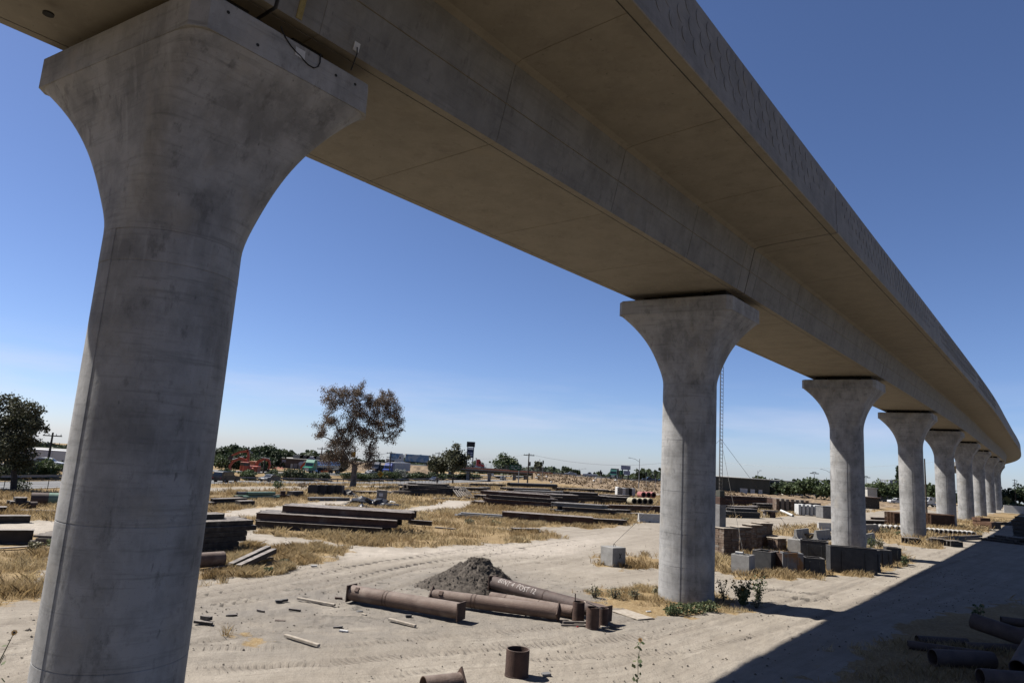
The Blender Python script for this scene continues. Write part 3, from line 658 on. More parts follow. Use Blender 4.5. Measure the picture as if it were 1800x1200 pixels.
def make_pier(i):
    p, tg, nn = frame(i+2, 0) if i+2 < len(CL)-1 else frame(i+1, 1)
    lab = PIER_LABEL[i] if i < len(PIER_LABEL) else 'slender far viaduct pier, %s in the row' % ORD[i-5]
    rz = math.atan2(tg.y, tg.x); t_ = thing('viaduct_pier', lab, 'pier', (p.x, p.y, 0), rz, 'piers of the viaduct')
    n = NPT if i < 3 else 40
    HX, HY = 2.2, 3.02; dz = -.25 if i == 0 else 0; SK = lambda x_, y_: (x_+.28-.14*y_, y_+.22)
    ang = [2*math.pi*k/n for k in range(n)]
    # shaft with pour joints and four upright form seams
    zs = [(-.6, RS)]
    joints = [2.1, 4.75, 10.02] if i == 0 else [1.4+.3*(i % 3), 3.3, 5.4, 8.0, 10.27]
    for z in joints: zs += [(z-.014, RS), (z-.008, RS-.008), (z+.008, RS-.008), (z+.014, RS+.003)]
    zs.append((10.95+(-.25 if i == 0 else 0), RS)); rings = []
    seams = [R(12), R(192)]; angs = sorted(ang+[q+s_ for q in seams for s_ in (-.006, .004)])
    def lip(a): return sum(.017*math.exp(-((a-q) % (2*math.pi))/R(16)) for q in seams)      # form halves meet with a small step
    for z, r in zs: rings.append([(math.cos(a)*(r-lip(a)), math.sin(a)*(r-lip(a)), z) for a in angs])
    sh = MB().loft(rings).build('shaft', 'conc', t_, True)
    rings = []; cap = cap_outline(HX, HY, CHM, ang); K = 22
    for k in range(K+1):
        u = k/K; z = 10.955+(14.66-10.955)*u
        f = u**2.3
        g = sm(0, .9, u)
        hx, hy = RS+(HX-RS)*f, RS+(HY-RS)*f; ex = 2+9*sm(0.0, .95, u); ring = []
        for a in ang:
            c_, s_ = math.cos(a), math.sin(a); x1 = math.copysign(abs(c_)**(2/ex), c_)*hx; y1 = math.copysign(abs(s_)**(2/ex), s_)*hy
            sx, sy = SK(x1, y1); ring.append((x1+(sx-x1)*f, y1+(sy-y1)*f, z))
        rings.append(ring)
    MB().loft(rings).build('flared_head', 'conc', t_, True, (0, 0, dz))
    # cap block
    pts = [(HX-CHM, HY), (HX, HY-CHM), (HX, -HY+CHM), (HX-CHM, -HY), (-HX+CHM, -HY), (-HX, -HY+CHM), (-HX, HY-CHM), (-HX+CHM, HY)]
    MB().loft([[(*SK(a*q, b_*q), z) for a, b_ in pts] for z, q in ((14.665, 1.004), (15.40, 1.004), (15.44, .99))]).build('cap_block', 'conc', t_, False, (0, 0, dz))
    for sx in (-1, 1):
        for sy in (-1, 1):
            MB().box((CO+sx*.95, sy*1.95, 15.54), (.9, .95, .2)).box((CO+sx*.95, sy*1.95, 15.72), (.8, .8, .155)).build('bearing', 'gap', t_, False, (0, 0, dz))
    MB().box((CO, 0, 15.62), (3.0, 2.4, .35)).build('bearing_plinth', 'gap', t_, False, (0, 0, dz))
    return t_
pier_obj = [make_pier(i) for i in range(len(PIERS)-1)]
# ------------------------------------------------------------------ stacks of beams, timbers and pipes in the yard
_unit = {}
def unit(kind, h, w_, m):
    key = (kind, round(h, 3), round(w_, 3), m)
    if key in _unit: return _unit[key]
    b = MB()
    if kind == 'ibeam':
        tf = min(.05, h*.1); tw = .04
        pr = [(-w_/2, 0), (w_/2, 0), (w_/2, tf), (tw/2, tf), (tw/2, h-tf), (w_/2, h-tf), (w_/2, h), (-w_/2, h), (-w_/2, h-tf), (-tw/2, h-tf), (-tw/2, tf), (-w_/2, tf)]
    elif kind == 'channel':
        tf = .03; pr = [(-w_/2, 0), (w_/2, 0), (w_/2, tf), (-w_/2+tf, tf), (-w_/2+tf, h-tf), (w_/2, h-tf), (w_/2, h), (-w_/2, h)]
    elif kind == 'pipe':
        n = 14; r = h/2
        b.pipe((0, 0, r), (1, 0, r), r, r*.9, n); pr = None
    else:
        c = min(.012, h*.15); pr = [(-w_/2+c, 0), (w_/2-c, 0), (w_/2, c), (w_/2, h-c), (w_/2-c, h), (-w_/2+c, h), (-w_/2, h-c), (-w_/2, c)]
    if pr: b.loft([[(x, y, z) for y, z in pr] for x in (0, 1)])
    me = bpy.data.meshes.new('unit'); me.from_pydata(b.v, [], b.f)
    bm = bmesh.new(); bm.from_mesh(me); bmesh.ops.recalc_face_normals(bm, faces=bm.faces)
    if kind == 'pipe':
        for f in bm.faces: f.smooth = True
        for e_ in bm.edges:
            if len(e_.link_faces) == 2 and e_.calc_face_angle(0) > R(40): e_.smooth = False
    bm.to_mesh(me); bm.free(); me.materials.append(MT[m]); _unit[key] = me; return me
def member(name, kind, p0, p1, h, w_, m, label, cat, group=None, roll=0.0):
    p0, p1 = Vector(p0), Vector(p1); d = p1-p0
    o = bpy.data.objects.new(name, unit(kind, h, w_, m)); COL.objects.link(o)
    o.location = p0; o.rotation_euler = (roll, -math.atan2(d.z, math.hypot(d.x, d.y)), math.atan2(d.y, d.x)); o.scale = (d.length, 1, 1)
    return tag(o, label, cat, group)
KN = {'ibeam': ('steel_beam', 'beam'), 'channel': ('steel_channel', 'channel'), 'pipe': ('steel_pipe', 'pipe'), 'timber': ('timber', 'timber'), 'plate': ('steel_plate', 'plate'), 'plank': ('plank', 'plank')}
def stack(label, A, B, h, w_, layers, m='beam', kind='ibeam', gap=.02, jit=.25, zb=0.0, skew=.01, bearers=True, name=None, mats=None):
    a, b = G(*A), G(*B); d = (b-a); ln = d.length; d.normalize(); nn = Vector((-d.y, d.x, 0))
    if nn.y < 0: nn = -nn
    nm, cat = KN[kind]; nm = name or nm; z = zb
    for li, (o0, n, dl, dr) in enumerate(layers):
        for k in range(n):
            o_ = o0+w_/2+k*(w_+gap); j0, j1 = rnd.uniform(-jit, jit), rnd.uniform(-jit, jit); sk = rnd.uniform(-skew, skew)*ln
            p0 = a+d*(-dl+j0)+nn*(o_+sk); p1 = a+d*(ln+dr+j1)+nn*(o_-sk)
            member(nm, kind, (p0.x, p0.y, z+.004*k), (p1.x, p1.y, z+.004*k), h, w_, rnd.choice(mats) if mats else m, label, cat, label+' group')
        z += h+.025
    return z
stack('weathered steel beam in the long stepped stack behind the dirt track', (450, 928), (688, 942), .56, .42, [(0, 8, .2, -.6), (.35, 7, .3, .2), (1.3, 6, -1.5, 1.3)], 'beam', mats=['beam', 'beam', 'beamr'])
stack('dark timber in the pile beside the nearest pier', (330, 976), (432, 968), .28, .36, [(0, 4, 0, -.9), (0, 5, 0, -.5), (0, 5, 0, .1), (0, 5, 0, .0), (0, 7, 0, .65), (.15, 6, 0, .5), (1.2, 3, 0, -.9)], 'timberd', 'timber', jit=.18)
L1 = 'loose steel channel leaning on scrap below the timber pile'
member('steel_channel', 'channel', G(405, 1000)+Vector((0, 0, .05)), G(470, 984)+Vector((0, 0, .55)), .26, .3, 'beam', 'upper loose steel channel leaning below the dark timber pile', 'channel')
member('steel_channel', 'channel', G(418, 1003)+Vector((0, 0, .05)), G(480, 986)+Vector((0, 0, .45)), .26, .3, 'beam', 'lower loose steel channel leaning below the dark timber pile', 'channel')
member('plank', 'timber', G(368, 1002)+Vector((0, 0, .06)), G(478, 984)+Vector((0, 0, .12)), .06, .2, 'timber', 'long grey board lying in grass below the loose channels', 'plank')
b = MB().pipe(G(340, 1000)+Vector((0, 0, .42)), G(390, 996)+Vector((0, 0, .42)), .38, .35, 24); tag(b.build('steel_pipe', 'rustp', None, True), 'short brown pipe end beside the nearest pier', 'pipe')
# far left
stack('deep dark plate girder lying left of the nearest pier', (-120, 957), (55, 956), .78, .5, [(0, 1, 0, 0)], 'beam', jit=0)
stack('grey plank in the low deck stack touching the nearest pier', (54, 958), (150, 962), .12, .32, [(0, 6, 0, 0), (0, 6, .1, 0), (0, 6, -.2, 0), (.1, 6, 0, 0)], 'timber', 'timber', jit=.1)
member('plank', 'timber', G(-40, 968)+Vector((0, 0, .03)), G(58, 963)+Vector((0, 0, .08)), .07, .22, 'plank', 'pale board in front of the deep plate girder', 'plank')
stack('brown steel beam behind the path at the far left', (-60, 920), (53, 919), .5, .4, [(0, 2, 0, 0)], 'beam', jit=.2)
stack('dark steel beam end at the left edge of the picture', (-80, 905), (13, 904), .55, .45, [(0, 2, 0, 0)], 'beam', jit=.1)
stack('short dark timber in the small stack left of the pipes', (16, 893), (44, 893), .26, .34, [(0, 3, 0, 0), (.1, 3, 0, .2), (.2, 3, -.3, .1)], 'timberd', 'timber', jit=.15)
stack('pale long board lying in the grass left of the nearest pier', (15, 899), (90, 901), .14, .4, [(0, 2, 0, 0)], 'timber', 'timber', jit=.3)
p0, p1 = G(52, 888), G(125, 889); pm = p0*.45+p1*.55
q = thing('culvert_pipe', 'pipe half brown and half pale green in the left grass', 'pipe', p0); dd = p1-p0
MB().pipe((0, 0, .55), dd*.42+Vector((0, 0, .55)), .55, .5, 22).build('brown_half', 'rustd', q, True); MB().pipe(dd*.42+Vector((0, 0, .55)), dd+Vector((0, 0, .55)), .56, .5, 22).build('green_half', 'greenpipe', q, True)
for k, (A, B, z, lb) in enumerate((((88, 884), (135, 885), .5, 'lower dark pipe resting behind the half green pipe'), ((93, 884), (140, 885), 1.45, 'topmost dark pipe resting behind the half green pipe'))):
    o3 = Vector((0, 1.2+.3*k, 0)); b = MB().pipe(G(*A)+Vector((0, 0, z))+o3, G(*B)+Vector((0, 0, z))+o3, .5, .46, 20); tag(b.build('steel_pipe', 'rustd', None, True), lb, 'pipe')
tag(MB().pipe(G(46, 892)+Vector((0, 0, .25)), G(64, 892)+Vector((0, 0, .25)), .26, .23, 16).build('steel_pipe', 'rustd', None, True), 'small purplish pipe end in the left grass', 'pipe')
# back left, right of the near pier
stack('dark short beam in the low heap right of the nearest pier', (372, 888), (428, 886), .3, .3, [(0, 4, 0, 0), (.2, 3, -.5, .4)], 'beam', jit=.5, skew=.03)
stack('dark square timber at the end of the low heap', (424, 890), (448, 889), .55, .5, [(0, 2, 0, 0)], 'timberd', 'timber')
stack('grey green pipe in the pile by the fence', (425, 878), (488, 877), .42, .42, [(0, 3, 0, 0), (.2, 2, -.4, -.6)], 'greenpipe', 'pipe', jit=.6, mats=['gsteel', 'greenpipe', 'dsteel'])
stack('rusty short beam between the pipe pile and the dark trays', (492, 876), (506, 876), .45, .4, [(0, 2, 0, 0), (.2, 1, 0, 0)], 'beamr', jit=.3, skew=.08)
stack('dark flat steel box near the fence, left of the trays', (512, 874), (533, 873), .75, .9, [(0, 1, 0, 0)], 'dsteel', 'timber', name='steel_box')
for k in range(4):
    a, b_ = G(541+14.5*k, 871), G(554.6+14.5*k, 871); c = (a+b_)/2; ln = (b_-a).length
    q = thing('steel_tray', 'dark open steel tray in a row of four by the fence, %s' % ('leftmost', 'second from left', 'third from left', 'rightmost')[k], 'tray', (c.x, c.y+.8, 0), 0, 'dark steel trays by the fence')
    MB().box((0, -.75, .75), (ln, .06, 1.3)).build('front_panel', 'dsteel', q); MB().box((0, .75, .75), (ln, .06, 1.3)).build('back_panel', 'dsteel', q)
    for s in (-1, 1): MB().box((s*(ln/2-.05), 0, .75), (.06, 1.44, 1.3)).build('end_panel', 'dsteel', q)
    MB().box((0, 0, .12), (ln-.1, 1.4, .1)).build('floor_panel', 'dsteel', q)
def heap(name, label, cat, c, rx, ry, h, m, n=3, seed=1, kind=None, rough=.35):
    g = np.random.default_rng(seed); me = bpy.data.meshes.new(name); bm = bmesh.new(); bmesh.ops.create_icosphere(bm, subdivisions=n, radius=1)
    o1, o2 = g.uniform(0, 50, 2)
    for v in bm.verts:
        x, y, z = v.co; k = 1+rough*(float(vnoise(np.array([x*1.0+o1+z]), np.array([y*1.0+o2]), 1.7)[0])-.5)+rough*.7*(float(vnoise(np.array([x+o2]), np.array([y+o1+z]), 5)[0])-.5)+rough*.4*(float(vnoise(np.array([x+o2+z]), np.array([y+o1]), 13)[0])-.5)
        r_ = math.hypot(x, y); zz = max(-.1, z); zz = (1-r_)*.75+.25*zz if z > 0 else -.05
        v.co = (x*rx*k, y*ry*k, max(-.05, zz*h*k*1.15))
    bm.to_mesh(me); bm.free(); o = link(name, me, m, None, False, c); 
    return tag(o, label, cat, kind=kind)
heap('scrap_heap', 'grey scrap heap in the grass right of the trays', 'scrap', G(615, 872), 1.3, .9, .9, 'dsteel', 3, 4, None, .9)
heap('tarp_heap', 'crumpled black plastic heap beside the grey cabinet', 'tarp', G(655, 889), 2.6, 1.2, .8, 'tarp', 4, 9, None, 1.2)
heap('tarp_heap', 'low scatter of black plastic left of the crumpled heap', 'tarp', G(634, 893), 1.2, .8, .4, 'tarp', 3, 5, None, 1.2)
for k, (x, y) in enumerate(((676, 886), (684, 889), (690, 886), (672, 890))):
    tag(MB().box((0, 0, .2), (.7, .5, .3), rnd.random()*3, .3, .2, .06).build('rubble_chunk', 'whitec', None, False, G(x, y)), 'pale rubble chunk on the right of the black plastic heap', 'rubble', 'pale rubble chunks')
q = thing('cabinet', 'grey metal cabinet with a white notice standing in the yard', 'cabinet', G(670, 883), R(-12))
MB().box((0, 0, .75), (1.15, .8, 1.5), ch=.03).build('body', 'gsteel', q); MB().box((0, 0, 1.53), (1.25, .9, .06)).build('lid', 'gsteel', q); MB().box((.05, -.415, 1.0), (.5, .015, .4)).build('notice', 'signwhite', q)
stack('dark timber in the big ragged pile before the hedge', (724, 871), (808, 872), .24, .38, [(0, 7, 0, 0), (0, 7, .3, .6), (.2, 7, .1, .2), (.3, 6, .4, .6), (.5, 6, -.4, .1), (.8, 5, .2, -.8), (1.2, 4, -1.5, -1.2)], 'timberd', 'timber', jit=.9, skew=.02, gap=.06)
for k in range(7): member('timber', 'timber', G(790+k*4, 871)+Vector((0, 1.0, 1.4)), G(806+k*4.5, 874), .16, .2, 'timberd', 'dark timber slid off the right side of the ragged pile', 'timber', 'timbers slid off the pile', .2*k)
stack('pale topped timber on the ground left of the ragged pile', (694, 871), (722, 871), .35, .4, [(0, 3, 0, 0), (.1, 2, 0, 0)], 'timber', 'timber', jit=.3)
stack('dark stub timber with pale top before the ragged pile', (746, 870), (757, 870), .45, .6, [(0, 1, 0, 0)], 'timberd', 'timber', jit=0)
stack('long pale steel plate lying on bearers across the grass', (768, 877), (848, 878), .16, .9, [(0, 1, 0, 0)], 'gsteel', 'timber', jit=0, name='steel_plate')
stack('reddish steel beam in the wide stack at the yard centre', (840, 887), (972, 896), .46, .38, [(0, 8, .6, -.5), (.1, 8, -1, .3), (.3, 7, -1.2, .1), (.9, 6, -.6, -1)], 'beamr', jit=.6, mats=['beam', 'beamr', 'beamr'])
stack('black pipe on top of the far pile below the embankment', (898, 862), (979, 864), .75, .75, [(0, 2, 0, 0)], 'dsteel', 'pipe', zb=.9, jit=.3)
stack('flat beam under the black pipes below the embankment', (892, 864), (970, 866), .38, .4, [(0, 4, 0, 0), (.2, 4, .5, .3)], 'beam', jit=.8)
stack('thin dark beam beside the far black pipes', (975, 864), (992, 865), .4, .4, [(0, 1, 0, 0)], 'beam', jit=0)
stack('reddish flat beam behind the wide centre stack', (895, 873), (975, 877), .3, .4, [(0, 4, 0, 0), (.2, 3, -1, 0), (.4, 3, 1, .5)], 'beamr', jit=.9, mats=['beamr', 'gsteel', 'beam'])
stack('grey short beam behind the ragged timber pile', (822, 867), (856, 868), .3, .4, [(0, 3, 0, 0)], 'gsteel', jit=1.2, skew=.04)
stack('grey box lying on the ground behind the centre stack', (848, 863), (862, 863), .8, .9, [(0, 1, 0, 0)], 'gsteel', 'timber', jit=0, name='steel_box')
stack('dark beam in the row along the fence right of the ragged pile', (815, 855), (905, 857), .35, .4, [(0, 2, 0, 0), (.3, 1, -2, -3)], 'beam', jit=1.0)
stack('black beam in the tall dense stack right of the centre', (974, 887), (1018, 888), .5, .4, [(0, 5, 0, 0), (0, 5, 0, 0), (0, 5, .2, 0)], 'beam', jit=.2)
stack('dark beam in the stepped stack behind the dense stack', (1008, 884), (1060, 886), .42, .4, [(0, 5, 0, 0), (.2, 5, .4, .3), (.5, 4, -.2, .6), (.8, 4, .6, -.4)], 'beam', jit=.6)
stack('dark beam in the long low stack left of the tan rolls', (1060, 886), (1112, 888), .4, .4, [(0, 5, 0, 0), (.2, 5, .5, .2), (.5, 4, -1, 0)], 'beam', jit=.7)
stack('beam with pale top in the stack in front of the dense stack', (978, 902), (1078, 908), .42, .4, [(0, 5, .3, -.4), (.1, 5, -.3, .2), (.6, 5, .2, -1)], 'beam', jit=.5, mats=['beam', 'beam', 'gsteel'])
stack('thin beam at the right end of the pale topped stack', (1078, 905), (1133, 907), .34, .4, [(0, 3, 0, 0), (.4, 2, .4, -2)], 'beam', jit=.4)
stack('deep rusty plate girder left of the second pier', (1075, 899), (1172, 901), .95, .5, [(0, 2, 0, 0)], 'beamr', jit=.1)
stack('deep brown girder in the long row before the dirt track', (884, 914), (1044, 925), .88, .45, [(0, 4, 0, 0)], 'beamr', jit=.3)
stack('lower dark beam at the right end of the long girder row', (1000, 918), (1104, 923), .55, .45, [(0, 2, 0, 0)], 'beam', jit=.3)
stack('grey steel plate in the slanting pile left of the girder row', (804, 909), (884, 914), .1, 1.1, [(0, 2, 0, 0), (0, 2, .2, -.2), (.1, 2, -.2, .2), (.5, 1, -.3, 0)], 'gsteel', 'timber', jit=.2, name='steel_plate')
stack('short dark rail piece in the grass before the girder row', (903, 935), (950, 936), .34, .4, [(0, 2, 0, 0)], 'beam', jit=.1)
stack('dark beam sticking out of the right end of the long stepped stack', (716, 924), (758, 927), .4, .4, [(0, 1, 0, 0)], 'beam', jit=0, zb=.15)
stack('pale board in the grass right of the long stepped stack', (764, 928), (808, 932), .12, .4, [(0, 1, 0, 0)], 'timber', 'timber', jit=0)
stack('pale board near the left end of the long stepped stack', (436, 925), (466, 925), .12, .35, [(0, 1, 0, 0)], 'timber', 'timber', jit=0)
stack('thin pale board in the grass below the long stepped stack', (578, 942), (596, 942), .08, .3, [(0, 1, 0, 0)], 'plank', 'timber', jit=0)
stack('far thin dark beam at the foot of the embankment', (1020, 864), (1130, 870), .4, .45, [(0, 1, 0, 0)], 'beam', jit=.2, zb=.3)
for A, B, n_, ly, mm, lb in (((902, 884), (986, 888), 6, 3, 'beam', 'dark beam in the broad stack behind the reddish centre stack'), ((1000, 881), (1078, 885), 6, 3, 'beam', 'dark beam in the broad stack left of the tan rolls'), ((1015, 897), (1112, 900), 4, 2, 'beamr', 'brown beam in the low stack before the tan rolls'), ((835, 879), (905, 882), 5, 2, 'beam', 'dark beam in the low stack at the end of the dirt path'), ((920, 869), (1010, 872), 5, 2, 'gsteel', 'grey topped beam in the far low stack below the embankment'), ((985, 863), (1075, 867), 4, 2, 'beam', 'dark beam in the farthest row below the embankment'), ((745, 863), (850, 865), 4, 2, 'timberd', 'dark beam in the row behind the ragged timber pile'), ((640, 868), (700, 869), 4, 1, 'beam', 'dark beam lying low in the grass left of the ragged pile'), ((560, 880), (612, 880), 3, 1, 'gsteel', 'grey beam lying low in the grass behind the stepped stack'), ((1065, 876), (1105, 878), 5, 2, 'beam', 'dark short beam behind the tan rolls')):
    stack(lb, A, B, .38, .42, [(rnd.uniform(0, .4), n_, rnd.uniform(-.5, .8), rnd.uniform(-.8, .8)) for _ in range(ly)], mm, jit=.9, skew=.012)
# tan and red banded rolls
def roll(px, py, dy, z, m, lab, grp):
    c = G(px, py)+Vector((0, dy, 0)); q = thing('banded_roll', lab, 'roll', (c.x, c.y, z), R(14), grp); r = .55
    for k in range(4): MB().pipe((0, -.9+k*.48, r), (0, -.52+k*.48, r), r, r*.7, 18).build('roll_segment', m, q, True)
    MB().pipe((0, -1.0, r), (0, 1.0, r), r*.66, r*.5, 16).build('inner_core', 'black', q, True)
nmz = ['leftmost', 'second', 'third', 'rightmost']
for k in range(4): roll(1114+9.5*k, 891, 1.6, .35, 'tanroll', 'tan banded roll lying left of the second pier, %s of the four' % nmz[k], 'tan banded rolls')
for k in range(3): roll(1138+9*k, 886, 5.5, .9, 'pinkroll', 'faded red banded roll behind the tan rolls, %s' % ('leftmost', 'middle one', 'partly behind the pier')[k], 'faded red rolls')
# overturned white cabinet below the embankment
q = thing('white_cabinet', 'white and grey cabinet lying on its side below the embankment', 'cabinet', G(1100, 873), R(8)); s_ = 1.9
MB().box((-1.95, 0, 1.0), (.5, 1.6, 2.1), ch=.08).build('white_end', 'white', q)
for k, mm in enumerate(('gsteel', 'white', 'gsteel', 'black', 'trailer')): MB().box((-1.4+.72*k, 0, .98), (.7, 1.5, 1.85), ch=.03).build('panel', mm, q)
for k in range(3): MB().box((-1.95, -.83, .55+k*.45), (.3, .06, .2)).build('vent', 'black', q)
# right of the second pier: yard
stack('long rusty girder at the back of the right hand yard', (1262, 887), (1362, 891), .62, .5, [(0, 3, 0, 0), (.2, 3, -.5, .5), (.5, 2, 0, 1)], 'beamr', jit=.3)
stack('rusty girder in the second run at the back of the right yard', (1356, 890), (1456, 894), .55, .5, [(0, 3, 0, 0), (.2, 2, 1, -2)], 'beamr', jit=.3)
stack('dark beam with grey top in the neat stack right of the mast', (1277, 909), (1336, 911), .42, .42, [(0, 5, .3, 0), (0, 5, .2, .2), (.6, 4, -1.5, .1)], 'dsteel', jit=.25)
stack('dark short beam behind the neat stack', (1282, 898), (1335, 899), .4, .42, [(0, 4, 0, 0), (.2, 4, -1, 1)], 'beam', jit=1.0)
stack('dark short beam in the jumble at the middle of the right yard', (1325, 897), (1372, 898), .4, .42, [(0, 4, 0, 0), (.2, 4, -.6, .4), (.5, 3, -2, .2)], 'beam', jit=.9)
stack('brown upright crate stack in the right yard', (1363, 894), (1376, 894), .5, .9, [(0, 2, 0, 0), (0, 2, 0, 0), (0, 2, 0, 0), (0, 2, 0, 0)], 'beamr', 'timber', jit=.05, name='dunnage_crate')
stack('wide dark beam right of the brown crates', (1378, 898), (1415, 898), .5, .5, [(0, 4, 0, 0), (.3, 4, -.3, -.3)], 'rust', jit=.3)
stack('pale board pile right of the dark beams', (1413, 894), (1436, 895), .2, .6, [(0, 3, 0, 0), (.1, 3, -.2, 0)], 'timber', 'timber', jit=.4)
stack('dark grey bundled plate beside the third pier', (1432, 901), (1466, 903), .3, .6, [(0, 5, 0, 0), (0, 5, -1, 0), (.2, 5, -1.4, 0), (.3, 4, -1.8, 0)], 'dsteel', 'timber', jit=.3)
q = thing('pallet_table', 'pale slab resting on brown scrap in the right yard', 'slab', G(1353, 909), R(5)); MB().box((0, 0, 1.0), (2.4, 1.2, .22)).build('slab', 'timber', q); MB().box((.3, 0, .45), (.9, .8, .88), .3).build('support', 'rust', q); MB().box((-.8, 0, .45), (.3, .8, .88)).build('support', 'timber', q)
tag(MB().pipe(G(1373, 903)+Vector((0, 0, .6)), G(1394, 908)+Vector((0, 0, .2)), .19, .15, 14).build('white_pipe', 'white', None, True), 'short white pipe leaning in the grass of the right yard', 'pipe')
for k in range(7):
    a = at(1364+8.5*k, 128); tag(MB().box((0, 0, 1.35), (.62, 1.4, 2.1+.1*(k % 2)), ch=.03).box((0, 0, .18), (.5, 1.5, .3)).build('form_panel', 'timber' if k % 3 else 'crate', None, False, (a.x, a.y, 0), R(6)), 'upright brown form panel behind the right hand girders, %s' % ORDW[k], 'panel', 'brown form panels')
for k in range(6):
    a = at(1402+7*k, 122); tag(MB().box((0, 0, 1.0), (.5, 1.4, 1.75+.1*(k % 2)), ch=.03).build('form_panel', 'white', None, False, (a.x, a.y, 0), R(6)), 'white upright form panel left of the third pier, %s' % ORDW[k], 'panel', 'white form panels')
a = at(1456, 118); tag(MB().box((0, 0, .95), (3.4, 2.2, 1.9), ch=.05).box((0, 0, 1.95), (3.5, 2.3, .12)).build('site_box', 'gsteel', None, False, (a.x, a.y, 0), R(6)), 'grey box with pale lid left of the third pier', 'box')
# lumber block stacks by the mast
def lumber(px0, px1, py, rows, tall, lab, deep=2):
    a, b_ = G(px0, py), G(px1, py); ln = (b_-a).length; q = thing('lumber_stack', lab, 'lumber stack', (a.x, a.y, 0), math.atan2(b_.y-a.y, b_.x-a.x), 'lumber stacks by the mast')
    hh = tall/rows; me = {}
    for r in range(rows):
        for d in range(deep):
            n = 2; x = 0
            for k in range(n):
                wd = ln/n; o = MB().box((0, 0, 0), (wd-.02-rnd.random()*.02, .56, hh-.014), ch=.008).build('block', rnd.choice(['crate']*6+['timber']), q)
                o.location = (x+wd/2+rnd.uniform(-.015, .015), .3+d*.6+rnd.uniform(-.03, .03), hh*(r+.5)+.1); x += wd
    MB().box((ln/2, .6, .05), (ln*.94, 1.1, .1)).build('bearer', 'timberd', q)
    MB().box((ln/2, .6, tall+.13), (ln+.08, 1.26, .05)).build('top_sheet', 'plank', q)
lumber(1272, 1300, 979, 11, 2.05, 'lumber block stack next to the mast, nearest of the row')
lumber(1300, 1322, 972, 10, 1.95, 'lumber block stack second from the mast')
lumber(1321, 1340, 967, 10, 2.0, 'lumber block stack third from the mast')
lumber(1338, 1359, 965, 11, 2.1, 'tallest lumber block stack at the right end of the row')
lumber(1354, 1368, 966, 6, 1.1, 'low lumber stack behind the dark boxes, left one')
lumber(1367, 1383, 970, 6, 1.0, 'low lumber stack behind the dark boxes, right one')
stack('brown box beam lying across the top of the lumber row', (1325, 952), (1353, 952), .3, .3, [(0, 1, 0, 0)], 'rust', 'timber', zb=1.6, jit=0)
# concrete anchor blocks
def anchor(px, py, w_, h, rz, lab, hollow=False, mark=False):
    c = G(px, py); q = thing('anchor_block', lab, 'concrete block', (c.x, c.y, 0), rz)
    if not hollow: MB().box((0, 0, h/2), (w_, w_, h), ch=.025).build('block_body', 'block', q)
    else:
        t = .1; m = MB()
        for a_ in range(4): m.box((math.cos(a_*math.pi/2)*(w_/2-t/2), math.sin(a_*math.pi/2)*(w_/2-t/2), h/2), (t, w_ if a_ % 2 else w_-2*t-.004, h), a_*math.pi/2)
        m = MB(); o_ = [(-1, -1), (1, -1), (1, 1), (-1, 1)]
        def ring(r, z): return [(x*r, y*r, z) for x, y in o_]
        m.loft([ring(w_/2, 0), ring(w_/2, h-.02), ring(w_/2-.02, h), ring(w_/2-t, h), ring(w_/2-t, .4)]); m.build('block_body', 'block', q)
        MB().box((.15, .3, h+.05), (.5, .5, .1), .3).build('lid_fragment', 'whitec', q)
    MB().tube([(0, 0, h-.3), (0, 0, h+.1), (.08, 0, h+.2), (.16, 0, h+.1), (.16, 0, h-.3)], .02, 6).build('lifting_eye', 'wire', q)
    if mark:
        m = MB(); f = w_/2+.004
        for s in (-1, 1): m.box((.08, -f, h*.55), (.05, .006, .40), 0, 0, s*.5)
        m.build('letter_x', 'black', q)
    return c, h
a1, h1 = anchor(1077, 993, 1.18, 1.2, R(35), 'solid grey concrete block with a black X, left of the second pier', False, True)
a2, h2 = anchor(1306, 1008, 1.18, 1.25, R(52), 'hollow white edged concrete block right of the second pier', True)
a3, h3 = anchor(1399, 972, 1.1, 1.2, R(52), 'pale concrete block behind the dark steel boxes')
# guyed mast on a panelled post behind the second pier
mp_ = G(1265, 975); mz = 15.2
q = thing('guyed_mast', 'slim ladder mast on a panelled post behind the second pier', 'mast', (mp_.x, mp_.y, 0), R(25))
for z0, z1, mm, wd in ((0, 2.15, 'timberd', .72), (2.16, 3.95, 'gsteel', .66), (3.96, 4.55, 'rust', .62), (4.56, 5.05, 'oldwall', .5)): MB().box((0, 0, (z0+z1)/2), (wd, wd, z1-z0), ch=.02).build('post_panel', mm, q)
for s in ((-.13, -.08), (.13, -.08), (0, .14)): MB().tube([(s[0], s[1], 5.0), (s[0], s[1], mz)], .022, 6).build('mast_rail', 'wire', q)
for k in range(34): MB().tube([(-.13, -.08, 5.2+k*.3), (.13, -.08, 5.2+k*.3), (0, .14, 5.35+k*.3), (-.13, -.08, 5.2+k*.3)], .012, 4).build('rung', 'wire', q)
for cc, hh, lb in ((a1, h1, 'guy wire from the mast to the block with the X'), (a2, h2, 'guy wire from the mast to the hollow block'), (a3, h3, 'guy wire from the mast to the pale block')):
    top = Vector((mp_.x, mp_.y, 9.2)); bot = Vector((cc.x, cc.y, hh+.15)); tag(MB().tube([top, (top*.5+bot*.5)+Vector((0, 0, -.1)), bot], .013, 5).build('guy_wire', 'wire'), lb, 'wire', 'guy wires of the mast')
